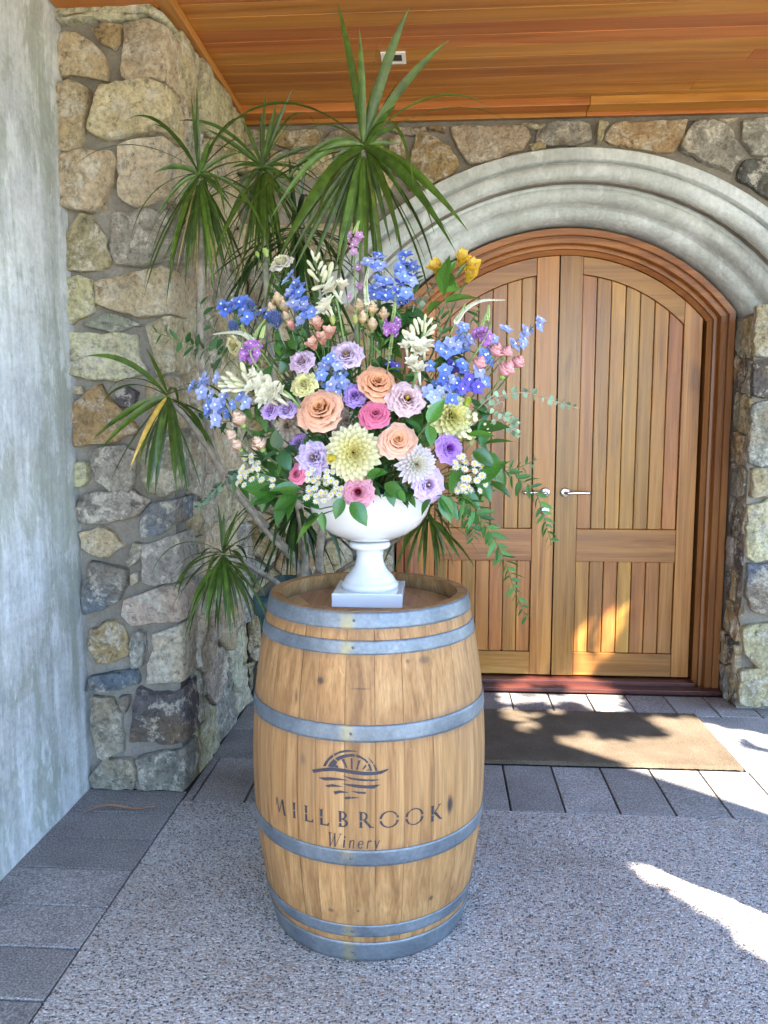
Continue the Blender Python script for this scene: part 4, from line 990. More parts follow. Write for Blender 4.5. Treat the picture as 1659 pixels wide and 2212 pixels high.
# ---- delphinium
def floret_vf(seed):
    rr_ = random.Random(seed); vs = []; fs = []; fm = []
    for k in range(5):
        a = 2 * pi * k / 5 + rr_.uniform(-.12, .12); L = rr_.uniform(.9, 1.1); cup = rr_.uniform(.15, .5)
        def f(u, v):
            x = (u * 2 - 1) * .46 * sin(pi * min(1, .16 + v * .80)) ** .8; y = .1 + v * .95 * L
            return V((x, y, cup * v * v * .6 + .14 * (u * 2 - 1) ** 2 - .10 * v + .05 * sin(v * 5 + u * 4)))
        g = grid(f, 4, 4); g = xf(g, M.Rotation(a, 4, 'Z')); n0 = len(vs); vs += g[0]; fs += [tuple(i + n0 for i in q) for q in g[1]]; fm += [0] * len(g[1])
    for k in range(4):
        g = xf(boat(.34, .14, 3), M.Rotation(2 * pi * k / 4, 4, 'Z') @ T((0, .02, .06)) @ M.Rotation(radians(50), 4, 'X')); n0 = len(vs); vs += g[0]; fs += [tuple(i + n0 for i in q) for q in g[1]]; fm += [1] * len(g[1])
    g = tube([(0, 0, 0), (.05, -.3, -.35), (.1, -.75, -.6)], [.13, .09, .03], 5); n0 = len(vs); vs += g[0]; fs += [tuple(i + n0 for i in q) for q in g[1]]; fm += [0] * len(g[1])
    return vs, fs, fm
MBEE = simple('delphinium_eye', (.72, .74, .82), .6)
FLO = []
for s_ in range(5):
    v_, f_, m_ = floret_vf(s_); FLO.append(mesh('floret', v_, f_, [MPET, MBEE], True, m_))
B1 = (.16, .27, .80); B2 = (.26, .38, .82); B3 = (.45, .52, .86); B4 = (.17, .14, .62)
def delphinium(label, pts, cols, rad=16.5, dy=0.02):
    th = thing('delphinium', label, 'delphinium', MOUTH, 'blue delphinium spikes')
    pts = list(pts) + [(x + R.uniform(-15, 15), y + R.uniform(-15, 15)) for x, y in pts if R.random() < .55]
    P = [fpos(x, y, dy + R.uniform(-.03, .03)) for x, y in pts]
    far = max(P, key=lambda p: (p - MOUTH).length); lowp = min(P, key=lambda p: (p - MOUTH).length)
    st = bez(MOUTH + V((R.uniform(-.05, .05), .02, -.03)), MOUTH.lerp(far, .55) + V((0, 0, .05)), far, 10)
    part('stem', tube(st, [.0026 - .0016 * k / 10 for k in range(11)], 6), MSTEM, th, color=GREEN)
    for p in P:
        d = (facing(p, .0, .35) + V((R.uniform(-.55, .55), R.uniform(-.35, .1), R.uniform(-.35, .35)))).normalized()
        r = rad * R.uniform(.62, 1.12) / FPX * (p - EYE).length
        fo_ = put('floret', R.choice(FLO), th, T(p) @ frame(d, R.uniform(0, 6.28)) @ M.Diagonal((r, r, r, 1)), jit(R.choice(cols), .14))
        q = min(st, key=lambda s_: (s_ - p).length)
        if (q - p).length > .012: part('pedicel', tube(bez(q, (q + p) / 2 + V((0, 0, -.006)), p, 3), .0009, 4, False), MSTEM, th, color=OLV)
delphinium('blue delphinium spike at the upper left below the white double bloom', [(615, 608), (638, 613), (625, 630), (648, 634), (629, 645), (658, 650), (645, 664), (676, 676), (652, 690), (662, 668), (634, 658), (640, 624)], [B1, B2, B2, B3])
delphinium('blue delphinium spike reaching to the upper left edge', [(480, 659), (490, 672), (504, 652), (520, 655), (528, 672), (540, 664), (566, 674), (537, 687), (514, 665)], [B1, B2, B1])
delphinium('pale blue delphinium spreading at the far left under the tuberose', [(436, 820), (428, 832), (447, 826), (469, 818), (438, 849), (458, 851), (484, 858), (469, 875), (451, 877), (504, 873), (521, 855), (537, 871), (469, 906), (490, 893), (478, 888)], [B3, B3, B2])
delphinium('sky blue delphinium florets in the middle above the peach roses', [(702, 793), (697, 812), (734, 809), (718, 833), (726, 849), (710, 778), (741, 828), (730, 790), (752, 836)], [B2, B3, B2])
delphinium('blue delphinium spike at the top beside the white veronica', [(815, 558), (822, 575), (806, 573), (833, 612), (820, 606), (833, 643), (810, 640), (822, 622), (836, 630)], [B2, B1, B2, B3])
delphinium('tallest blue delphinium spike right of the top centre', [(877, 550), (868, 563), (863, 581), (894, 581), (885, 570), (864, 612), (888, 609), (867, 656), (877, 635), (857, 628), (884, 592), (872, 600), (860, 644)], [B2, B3, B1])
delphinium('blue delphinium spray on the right leaning towards the pink spray roses', [(1001, 706), (989, 737), (1015, 734), (961, 763), (971, 742), (994, 722), (1059, 755), (1046, 768), (1057, 776), (980, 752), (1004, 748), (950, 750)], [B2, B3, B2])
delphinium('deep blue delphinium mass on the right above the yellow dahlia', [(994, 799), (976, 820), (1033, 802), (1001, 796), (968, 837), (1021, 837), (1045, 825), (992, 845), (941, 830), (937, 859), (975, 864), (929, 791), (955, 818), (1010, 820), (950, 845), (961, 802), (1032, 822), (985, 830)], [B1, B1, B4, B2, B3])
delphinium('pale blue delphinium tip furthest to the upper right', [(1092, 711), (1135, 716), (1163, 704), (1130, 734), (1109, 745), (1067, 733), (1148, 712)], [B2, B3, B3])
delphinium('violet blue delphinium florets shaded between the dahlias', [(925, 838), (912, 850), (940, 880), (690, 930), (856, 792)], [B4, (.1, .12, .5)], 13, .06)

# ---- tuberose
TUB = (.84, .81, .66); TUBG = (.58, .60, .28)
def star_vf(n, L, W, open_):
    out = ([], [])
    for k in range(n):
        out = merge(out, xf(boat(L, W, 4), M.Rotation(2 * pi * k / n, 4, 'Z') @ T((0, .03, 0)) @ M.Rotation(radians(open_), 4, 'X')))
    return out
STAR = [mesh('floret', *merge(star_vf(6, 1.05, .26, o), star_vf(6, .85, .24, o + 22), tube([(0, 0, .05), (.03, .05, -.5), (.06, .12, -1.1)], [.16, .13, .09], 6)), MPET) for o in (18, 34, 50)]
BUDM = mesh('bud', *lathe([(.001, -1), (.16, -.85), (.2, -.4), (.25, .1), (.3, .5), (.24, .85), (.1, 1.05), (.001, 1.1)], n=8), MPET)
def tuberose(label, path, opens, buds, dy=0.0):
    th = thing('tuberose', label, 'tuberose', MOUTH, 'white tuberose spikes')
    P = [fpos(x, y, dy) for x, y in path]; st = spline([MOUTH + V((0, .02, -.03))] + P, 6)
    part('stem', tube(st, .0032, 6), MSTEM, th, color=(.14, .24, .07))
    ax = (P[-1] - P[0]).normalized()
    for x, y, r in opens:
        p = fpos(x, y, dy - .02); d = (facing(p, 0, .5) + V((R.uniform(-.5, .5), 0, R.uniform(-.4, .4))) + ax * .3).normalized(); s = r * 1.12 / FPX * (p - EYE).length
        put('floret', R.choice(STAR), th, T(p) @ frame(d, R.random() * 6) @ M.Diagonal((s, s, s, 1)), jit(TUB, .05))
    for x, y, r, sx, sy in buds:
        p = fpos(x, y, dy - .008); d = (RT * sx - UP * sy - FW * .25).normalized(); s = r / FPX * (p - EYE).length
        put('bud', BUDM, th, T(p) @ frame(d) @ M.Diagonal((s, s, s, 1)), jit(mixc(TUB, TUBG, R.random() * .6), .05))
tuberose('white tuberose spike with buds at the top left of centre', [(735, 690), (722, 655), (700, 620), (678, 560)], [(722, 630, 24), (738, 628, 22), (711, 664, 24), (703, 672, 20)],
    [(676, 552, 11, -.3, -1), (686, 558, 12, .4, -1), (672, 574, 13, -.6, -.8), (690, 578, 14, .5, -.9), (678, 596, 17, -.7, -.7), (700, 602, 17, .3, -1), (712, 588, 20, .3, -1), (690, 620, 17, -.7, .3), (681, 565, 9, 0, -1), (697, 588, 15, .5, -1), (708, 612, 16, .6, -.7)])
tuberose('white tuberose lying out to the left with its buds to the wall', [(640, 870), (600, 850), (560, 840), (480, 830)], [(568, 832, 26), (585, 845, 28), (560, 812, 22), (602, 862, 24), (577, 862, 24), (549, 838, 22), (612, 850, 20)],
    [(486, 834, 14, -1, 0), (492, 820, 15, -1, -.4), (503, 812, 16, -1, -.6), (492, 843, 14, -1, .2), (508, 835, 16, -1, -.1), (514, 822, 17, -1, -.5), (524, 832, 17, -1, -.2), (517, 843, 15, -1, .2), (528, 803, 20, -.3, -1), (535, 820, 18, -.6, -.8), (480, 828, 9, -1, -.1), (500, 828, 14, -1, -.2)], -.03)
tuberose('white tuberose spike right of centre above the pale pink bloom', [(890, 840), (893, 800), (905, 750), (922, 690)], [(900, 760, 26), (915, 752, 24), (893, 795, 25), (905, 806, 24), (879, 755, 20), (884, 735, 18)],
    [(918, 690, 11, .1, -1), (926, 698, 13, .6, -.8), (909, 698, 13, -.5, -.9), (900, 706, 17, -.3, -1), (931, 712, 15, .7, -.6), (918, 712, 14, .1, -1), (893, 722, 20, -.3, -1), (880, 730, 19, -.5, -.8), (925, 722, 14, .7, -.3), (912, 705, 12, 0, -1)], -.01)

# ---- thistles
for x, y, r, lb in ((595, 690, 15, 'large blue thistle head among cream spray roses on the left'), (504, 705, 11, 'blue thistle head above the side-on yellow carnation'), (543, 661, 10, 'small blue thistle head beside blue delphinium at the upper left')):
    p = fpos(x, y, -.01); d = (facing(p, .6, .1)); th = thing('thistle', lb, 'thistle', MOUTH, 'blue thistles'); s = r / FPX * (p - EYE).length; F = T(p) @ frame(d)
    stalk(th, p - d * s, d, .0016, (.2, .26, .26))
    vs, fs = blob(.8 * s, .8 * s, 1.15 * s, 14, 10); hv = ([], [])
    for k in range(110):
        z = 1 - 2 * (k + .5) / 110; a = k * 2.39996; rr_ = sqrt(1 - z * z); nn = V((rr_ * cos(a), rr_ * sin(a), z * 1.2)); b0 = V((nn.x * .75 * s, nn.y * .75 * s, z * 1.1 * s))
        o = nn.normalized().orthogonal().normalized() * .09 * s; q = nn.normalized().cross(o)
        hv = merge(hv, ([b0 + o, b0 - o * .5 + q * .87, b0 - o * .5 - q * .87, b0 + nn.normalized() * .38 * s + V((0, 0, .1 * s))], [(0, 1, 3), (1, 2, 3), (2, 0, 3)]))
    part('head', (vs, fs), MPET, th, F, color=(.06, .08, .22)); part('spines', hv, MPET, th, F, color=(.13, .20, .45), smooth=False)
    for k in range(9): part('bract', xf(boat(1.9 * s, .16 * s, 4), M.Rotation(k * 2 * pi / 9, 4, 'Z') @ T((0, .4 * s, -1.0 * s)) @ M.Rotation(radians(15), 4, 'X')), MMATTE, th, F, color=(.22, .30, .27))

# ---- alstroemeria
def alstro(label, pts, col, colb, rad, dy=0, group='alstroemeria stems', leaves=(), face=None):
    th = thing('alstroemeria', label, 'alstroemeria', MOUTH, group)
    P = [fpos(x, y, dy) for x, y in pts]; hub = sum(P, V((0, 0, 0))) / len(P) - V((0, 0, .07)); hub = MOUTH.lerp(hub, .9) + V((0, .02, 0))
    part('stem', tube(bez(MOUTH + V((.02, 0, -.03)), MOUTH.lerp(hub, .5) + V((0, .01, .03)), hub, 8), .0034, 6), MSTEM, th, color=(.10, .2, .05))
    for i, p in enumerate(P):
        d = (p - hub).normalized() * .8 + (EYE - p).normalized() * .6; d.normalize(); s = rad / FPX * (p - EYE).length
        part('pedicel', tube(bez(hub, hub.lerp(p, .5) + V((0, 0, .01)), p - d * s * .6, 5), .0014, 5, False), MSTEM, th, color=GREEN)
        for k in range(6):
            F = T(p - d * s * .6) @ frame(d, k * pi / 3 + i) @ T((0, .05 * s, 0)) @ M.Rotation(radians(66 if k % 2 else 54), 4, 'X') @ M.Diagonal((s * 1.45, s * 1.45, s * 1.45, 1))
            put('petal', ALP, th, F, jit(colb if k % 2 else col, .07))
        for k in range(4): part('stamen', tube(bez(p - d * s * .4, p + d * s * .1, p + d * s * .5 + V((R.uniform(-.4, .4), 0, R.uniform(-.4, .1))) * s, 3), .0006, 4), MSTEM, th, color=(.35, .25, .12))
    for x, y, x2, y2, wd_ in leaves: leafat(th, fpos(x, y, dy), fpos(x2, y2, dy - .03), wd_, MLEAF, (.07, .19, .03))
ALP = mesh('petal', *boat(1, .30, 6), MPET)
# ---- leaves
def leaf_vf(L, W, fold=.25, bend=.3, tip=1.6, nv=8, wav=.0):
    def f(u, v):
        a = u * 2 - 1; w_ = W * (sin(pi * min(1, v ** .78)) ** .85) * (1 - .1 * v) + .0004
        if v > .8: w_ *= 1 - ((v - .8) / .2) ** tip * .75
        return V((a * w_, L * (v - .06 * bend * v * v), abs(a) * w_ * fold - bend * L * v * v * .5 + wav * w_ * sin(v * 11 + a) - .04 * L * (a == 0) * .0))
    return grid(f, 4, nv)
LEAFS = [mesh('leaf', *leaf_vf(1, w_, f_, b_), MLEAF) for w_, f_, b_ in ((.23, .30, .3), (.26, .22, .55), (.22, .4, .12), (.25, .3, .8))]
LEAFM = [mesh('leaf', *leaf_vf(1, w_, f_, b_), MMATTE) for w_, f_, b_ in ((.15, .25, .3), (.17, .2, .5), (.14, .3, .1))]
ROUND = [mesh('leaf', *leaf_vf(1, w_, f_, b_, 3.0), MMATTE) for w_, f_, b_ in ((.42, .2, .3), (.46, .3, .1), (.4, .1, .6))]
def leafM(a, b, roll, wscale=1.0):
    a, b = V(a), V(b); y = (b - a); L = y.length; y = y / L
    up = V((0, -.55, .83)); z = (up - y * up.dot(y)); z = z.normalized() if z.length > .05 else y.orthogonal().normalized()
    z = M.Rotation(roll, 3, y) @ z; x = y.cross(z)
    return M(((x.x * L * wscale, y.x * L, z.x * L, a.x), (x.y * L * wscale, y.y * L, z.y * L, a.y), (x.z * L * wscale, y.z * L, z.z * L, a.z), (0, 0, 0, 1)))
def leafat(th, a, b, ws=1.0, mat=None, col=GREEN, lib=None, roll=None):
    return put('leaf', R.choice(lib or LEAFS), th, leafM(a, b, R.uniform(-.5, .5) if roll is None else roll, ws), jit(col, .18))
alstro('pink alstroemeria cluster above the dusky mauve bloom', [(686, 704), (711, 722), (677, 747), (697, 735)], (.78, .42, .34), (.80, .55, .44), 22, -.01)
alstro('closed pink alstroemeria beside the large thistle', [(629, 706)], (.74, .34, .33), (.78, .46, .40), 15, -.01)
alstro('yellow alstroemeria standing in front of the concrete arch', [(943, 583), (1013, 598), (997, 563), (1018, 580)], (.84, .58, .05), (.80, .58, .12), 26, .02, leaves=[(960, 600, 985, 560, .7), (965, 630, 1000, 600, .8), (955, 625, 940, 590, .7), (975, 590, 960, 555, .6), (955, 650, 918, 664, .9), (962, 655, 1042, 630, .8), (960, 640, 968, 545, .6), (970, 620, 975, 565, .6), (968, 600, 990, 610, .8), (958, 610, 945, 552, .5), (985, 600, 1010, 565, .5)])

# ---- purple stock and slender spikes
def spikelet(label, path, col, nfl, rad, nm='flower_spike', dy=0, spread=14, fr=.55, group='small purple flower spikes', tipg=True):
    th = thing(nm, label, 'flower spike', MOUTH, group); P = [fpos(x, y, dy) for x, y in path]; st = spline([MOUTH + V((0, .02, -.03))] + P, 8)
    part('stem', tube(st, [.0018 * (1 - .6 * i / len(st)) + .0004 for i in range(len(st))], 6), MSTEM, th, color=(.16, .25, .08)); n = len(st); top = spline(P, 8)
    for k in range(nfl):
        q = top[int((k / nfl) * fr * (len(top) - 1))]; o = V((R.uniform(-1, 1), R.uniform(-1, .2), R.uniform(-.6, .6))) * spread / FPX * (q - EYE).length
        s = rad * R.uniform(.8, 1.2) / FPX * (q - EYE).length; d = (o.normalized() + V((0, -.5, 0))).normalized()
        put('floret', R.choice(FLO), th, T(q + o) @ frame(d, R.random() * 6) @ M.Diagonal((s, s, s * 1.3, 1)), jit(col, .18))
    if tipg:
        hv = ([], []); tp = top[int(fr * (len(top) - 1)):]
        for i, q in enumerate(tp):
            for k in range(5):
                a = k * 1.2566 + i * .7; s = (3.4 * (1 - .6 * i / len(tp))) / FPX * (q - EYE).length; hv = merge(hv, xf(blob(s * .55, s * .55, s, 5, 4), T(q + V((cos(a) * s, sin(a) * s, 0)))))
        part('tip', hv, MSTEM, th, color=(.30, .40, .14))
PU = (.55, .24, .62)
spikelet('purple flower cluster at the left beside the yellow carnation', [(540, 770), (545, 745), (556, 715), (572, 690)], PU, 20, 10, fr=.4)
spikelet('purple flower spike in front of the tall delphiniums', [(846, 715), (848, 695), (852, 665), (854, 640)], PU, 22, 9, fr=.35)
spikelet('purple flower spike right of centre by the curled white veronica', [(1043, 735), (1040, 718), (1044, 695), (1056, 668)], PU, 20, 9, fr=.35)
spikelet('pink purple flower spike at the very top of the arrangement', [(768, 640), (767, 540), (766, 505), (775, 478)], (.58, .32, .55), 12, 8, fr=.72, spread=12)
spikelet('slim green spike near the purple flowers at the left', [(560, 800), (562, 745), (568, 715), (573, 702)], PU, 0, 8, fr=.5)
spikelet('slim green spike tilting right above the pink spray roses', [(1030, 760), (1052, 690), (1056, 660)], PU, 0, 8, fr=.5)
spikelet('slim green spike in the middle above the tuberose', [(838, 790), (845, 740), (850, 712)], PU, 0, 8, fr=.3)
def veronica(label, path, w0):
    th = thing('veronica', label, 'veronica', MOUTH, 'white veronica spikes'); P = [fpos(x, y, -.01) for x, y in path]; st = spline([MOUTH + V((0, .02, -.03))] + P, 6); part('stem', tube(st, .0013, 5), MSTEM, th, color=LTG)
    top = spline(P, 26); hv = ([], [])
    for i, q in enumerate(top):
        s = i / len(top); wd_ = w0 * (1 - s) ** .6 / FPX * (q - EYE).length + .0006
        for k in range(6):
            a = k * 1.05 + i * .37; rr_ = wd_ * R.uniform(.75, 1.15); b_ = wd_ * .34 + .0004; hv = merge(hv, xf(blob(b_, b_, b_ * 1.2, 5, 3), T(q + V((cos(a) * rr_, sin(a) * rr_ * .7, sin(a) * rr_ * .8)))))
    part('florets', hv, MPET, th, color=(.76, .76, .62))
veronica('white veronica spike left of the tall blue delphiniums', [(793, 655), (790, 615), (796, 575)], 4)
veronica('curled white veronica spike pointing right in front of the door', [(985, 695), (1005, 668), (1040, 650), (1091, 648)], 4.4)
veronica('white veronica spike pointing left to the stone wall', [(545, 735), (525, 721), (495, 718), (460, 722)], 4.4)

# ---- feverfew daisies
def daisy():
    vs, fs, fm = [], [], []
    for k in range(11):
        g = xf(boat(1, .23, 3), M.Rotation(2 * pi * k / 11, 4, 'Z') @ T((0, .22, 0)) @ M.Rotation(radians(-4 + 8 * (k % 2)), 4, 'X')); n0 = len(vs); vs += g[0]; fs += [tuple(i + n0 for i in q) for q in g[1]]; fm += [0] * len(g[1])
    g = xf(blob(.44, .44, .3, 9, 6), T((0, 0, .1))); n0 = len(vs); vs += g[0]; fs += [tuple(i + n0 for i in q) for q in g[1]]; fm += [1] * len(g[1])
    return mesh('daisy', vs, fs, [MPET, MDISC], True, fm)
DAI = daisy()
BUTT = mesh('button', *xf(blob(1, 1, .62, 10, 6), I4), MPET)
def feverfew(label, heads, rad, dy, me=DAI, nm='daisy', col=(.66, .66, .63), cat='daisies', tn='feverfew'):
    th = thing(tn, label, cat, MOUTH, 'small white daisy sprays'); P = [fpos(x, y, dy + R.uniform(-.02, .02)) for x, y in heads]
    hub = MOUTH.lerp(sum(P, V((0, 0, 0))) / len(P), .72) + V((0, .03, -.01)); part('stem', tube(bez(MOUTH + V((0, 0, -.03)), MOUTH.lerp(hub, .5), hub, 6), .0018, 5), MSTEM, th, color=GREEN)
    for p in P:
        d = (facing(p, .25, .5) + V((R.uniform(-.4, .4), 0, R.uniform(-.35, .35)))).normalized(); s = rad * R.uniform(.85, 1.15) / FPX * (p - EYE).length
        part('branch', tube(bez(hub, hub.lerp(p, .6) - V((0, 0, .012)), p, 4), .0007, 4, False), MSTEM, th, color=LTG)
        put(nm, me, th, T(p) @ frame(d, R.random() * 6) @ M.Diagonal((s, s, s, 1)), jit(col, .04))
def cl(L, k=.22, x0=398.2, y0=763.1): return [(x0 + k * x, y0 + k * y) for x, y in L]
feverfew('cluster of small white daisies low on the left above the big leaves', cl([(600, 1030), (660, 1015), (720, 1080), (660, 1065), (575, 1125), (675, 1140), (725, 1135), (555, 1165), (605, 1205), (545, 1215), (630, 1160), (720, 1205), (665, 1240), (760, 1245), (550, 1250), (520, 1280), (590, 1295), (835, 1235), (870, 1245), (865, 1305), (690, 1100), (590, 1175)]), 6.7, -.01)
feverfew('cluster of small white daisies over the left rim of the urn', cl([(1260, 1145), (1220, 1185), (1210, 1245), (1265, 1245), (1320, 1220), (1315, 1280), (1220, 1320), (1280, 1330), (1405, 1165), (1460, 1165), (1395, 1215), (1390, 1280), (1440, 1250), (1490, 1275), (1550, 1205), (1240, 1385), (1200, 1420), (1295, 1400), (1345, 1370), (1385, 1370), (1370, 1450), (1295, 1455), (1420, 1410), (1520, 1390), (1490, 1320), (1540, 1330), (1440, 1395), (1350, 1400), (1225, 1350), (1470, 1360)]), 6.9, -.03)
feverfew('cluster of small white daisies low on the right below the purple bloom', cl([(365, 985), (455, 985), (370, 1030), (405, 1025), (450, 1045), (530, 935), (540, 995), (570, 1000), (605, 1020), (600, 1065), (540, 1060), (605, 1105), (560, 1145), (440, 1130), (475, 1130), (595, 1185), (635, 1180), (410, 1180), (440, 1205), (475, 1195), (380, 1235), (455, 1245), (500, 1225), (585, 1240), (515, 1245), (425, 1235), (395, 940), (430, 930)], .24, 895.9), 7.4, -.02)
feverfew('spray of white button flowers right of the yellow dahlia', cl([(480, 565), (540, 550), (495, 630), (490, 695), (455, 740), (530, 740), (410, 745), (490, 755), (640, 650), (665, 695), (435, 720), (545, 590)], .24, 895.9), 6.4, 0, BUTT, 'button', (.78, .78, .50), 'flowers', 'button_flower')

# ---- glossy camellia leaves
def sprig(label, leaves, col=(.035, .11, .018), lib=None, group='glossy green leaf sprigs', nm='leaf_sprig', dy=-.01, dy2=-.04, ws=1.0, roll=None):
    """leaves: (base x, base y, tip x, tip y) in picture units on the rounded front"""
    th = thing(nm, label, 'leaves', MOUTH, group); x, y = leaves[0][:2]; p = fpos(x, y, dy)
    part('stem', tube(bez(MOUTH + V((0, 0, -.02)), MOUTH.lerp(p, .6), p, 6), .0019, 5), MSTEM, th, color=OLV)
    for L in leaves: leafat(th, fpos(L[0], L[1], dy), fpos(L[2], L[3], dy2), L[4] if len(L) > 4 else ws, None, col, lib, roll)
sprig('glossy leaf standing up in front of the right yellow dahlia with another below', [(925, 915, 960, 860, 1.25), (927, 918, 935, 964, 1.35)], (.07, .20, .03), dy=-.06, dy2=-.08)
sprig('glossy leaf group hanging over the right rim of the urn', [(955, 1070, 975, 1130, 1.15), (950, 1072, 1000, 1118, 1.0), (930, 1078, 905, 1102, .9)], (.04, .14, .022), dy=-.02, dy2=-.05)
sprig('large glossy leaves at the lower right beside the daisies', [(1000, 1010, 960, 1052, 1.2), (1020, 975, 1075, 1000, 1.2), (1060, 1045, 1112, 1060, 1.35), (1035, 1045, 1085, 985, 1.1), (1010, 940, 1070, 935, 1.0)], (.05, .15, .022), dy=-.02, dy2=-.05)
sprig('glossy leaf pair hanging over the front rim below the pink bloom', [(740, 1075, 722, 1122, 1.3), (758, 1085, 798, 1133, 1.25)], (.035, .12, .02), dy=-.03, dy2=-.05)
sprig('glossy leaves in the middle over the urn rim under the yellow dahlia', [(790, 1030, 838, 1018, 1.5), (830, 1045, 880, 1072, 1.3), (838, 1052, 852, 1095, 1.1), (862, 1058, 875, 1085, 1.1), (800, 1045, 830, 1008, 1.2)], (.05, .15, .025), dy=-.04, dy2=-.06)
sprig('bright lime leaf hanging left of the urn bowl', [(692, 1112, 628, 1170, 1.0)], (.16, .36, .045), dy=-.02, dy2=-.03)
sprig('dark leaf cluster against the left side of the urn', [(690, 1100, 655, 1075, 1.2), (688, 1110, 648, 1130, 1.2), (695, 1105, 700, 1150, 1.0), (680, 1085, 640, 1065, 1.1)], (.03, .10, .02), dy=-.01, dy2=-.02)
sprig('broad leaves spreading low on the left under the daisies', [(640, 1070, 585, 1100, 1.3), (645, 1065, 612, 1125, 1.3), (590, 1075, 535, 1060, 1.2), (650, 1055, 580, 1058, 1.1), (600, 1062, 520, 1072, 1.0)], (.05, .14, .022), dy=.0, dy2=-.03)
sprig('dark rose leaves beside the open blush spray rose', [(600, 970, 595, 928, 1.5), (600, 975, 565, 995, 1.4), (605, 975, 625, 1010, 1.4), (608, 968, 640, 975, 1.2)], (.02, .075, .028), dy=-.005, dy2=-.03)
sprig('dark leaf fan on the right behind the purple bloom', [(905, 945, 890, 985, 1.4), (910, 930, 880, 905, 1.3), (1050, 910, 1030, 850, 1.0), (1050, 905, 1040, 965, 1.2), (1055, 895, 1020, 878, 1.0)], (.035, .115, .03), dy=.02, dy2=.0)
sprig('small dark leaf beside the pink alstroemeria on the left', [(640, 755, 622, 728, 1.3), (648, 760, 660, 738, 1)], (.04, .13, .025), dy=0, dy2=-.02)
sprig('broad drooping leaves at the lower right edge of the bouquet', [(1040, 930, 1100, 905, 1.2), (1045, 960, 1110, 950, 1.2), (1050, 1000, 1098, 1040, 1.2), (1030, 1020, 1062, 1085, 1.2), (1000, 1060, 1040, 1100, 1.2), (1055, 975, 1085, 1030, 1.1)], (.045, .13, .022), dy=.0, dy2=-.03)
sprig('broad dark leaves at the lower left edge of the bouquet', [(590, 1040, 515, 1050, 1.3), (600, 1060, 540, 1090, 1.3), (620, 1075, 585, 1135, 1.2), (640, 1060, 560, 1040, 1.2), (560, 1000, 520, 975, 1.2)], (.04, .115, .022), dy=.01, dy2=-.03)
sprig('dark green leaves under the pale lavender bloom', [(700, 1040, 650, 1060, 1.2), (690, 1010, 640, 1000, 1.2), (720, 1030, 745, 1005, 1.2), (610, 990, 640, 960, 1.2)], (.035, .105, .022), dy=.03, dy2=.0)
NARROW = LEAFM
sprig('fine narrow leaves below the upper centre cream roses', [(820, 790, 795, 765, .8), (822, 780, 850, 758, .8), (825, 770, 805, 745, .8), (828, 760, 860, 740, .8), (835, 800, 875, 790, .8), (815, 800, 785, 790, .8), (845, 775, 870, 770, .8), (830, 745, 845, 722, .7)], (.07, .17, .03), NARROW, dy=.03, dy2=.01)
rg = random.Random(77)
for k in range(84):          # deep foliage that fills the heart of the bouquet
    u, v = rg.uniform(-1, 1), rg.uniform(0, 1); px = 785 + u * (300 - 110 * v); py = 1070 - v * 390
    if hypot((px - 785) / 330, (py - 960) / 300) > 1: continue
    L = []
    for j in range(6):
        a = rg.uniform(0, 6.28); q = rg.uniform(28, 60); L.append((px + rg.uniform(-18, 18), py + rg.uniform(-18, 18), px + q * cos(a), py - q * sin(a) * .8, rg.uniform(.8, 1.2)))
    sprig('dark green leafy sprig tucked deep between the blooms', L, rg.choice([(.03, .085, .02), (.045, .12, .025), (.065, .155, .03)]), rg.choice([LEAFS, LEAFM]), 'foliage between the blooms', 'leaf_sprig', .06, .035)
for k in range(26):          # slender leaves higher up
    px = rg.uniform(470, 1080); py = rg.uniform(590, 800)
    if hypot((px - 785) / 330, (py - 840) / 270) > 1: continue
    L = []
    for j in range(7):
        a = rg.uniform(.1, 3.0); q = rg.uniform(22, 48); y0 = py + 10 * j - 30; L.append((px, y0, px + q * cos(a), y0 - q * sin(a) * .7, rg.uniform(.7, 1.1)))
    sprig('slender green leaf sprig standing between the upper blooms', L, rg.choice([(.05, .13, .025), (.075, .17, .03), (.04, .10, .022)]), LEAFM, 'slender foliage between the upper blooms', 'leaf_sprig', .05, .03)
# thin green stems seen between the upper blooms
for k in range(16):
    px = rg.uniform(640, 1010); py = rg.uniform(650, 800); th = thing('grass_stem', 'thin bare green stem rising between the upper blooms', 'stem', MOUTH, 'bare stems between the blooms')
    p = fpos(px, py, .05); stalk(th, p, V((rg.uniform(-.3, .3), 0, 1)), .0016, (.08, .17, .04))
    for j in range(4): q = p - V((0, 0, .02 + .03 * j)); leafat(th, q, q + V((rg.uniform(-.05, .05), rg.uniform(-.04, .02), rg.uniform(.0, .04))), .8, None, (.06, .16, .03), LEAFM)

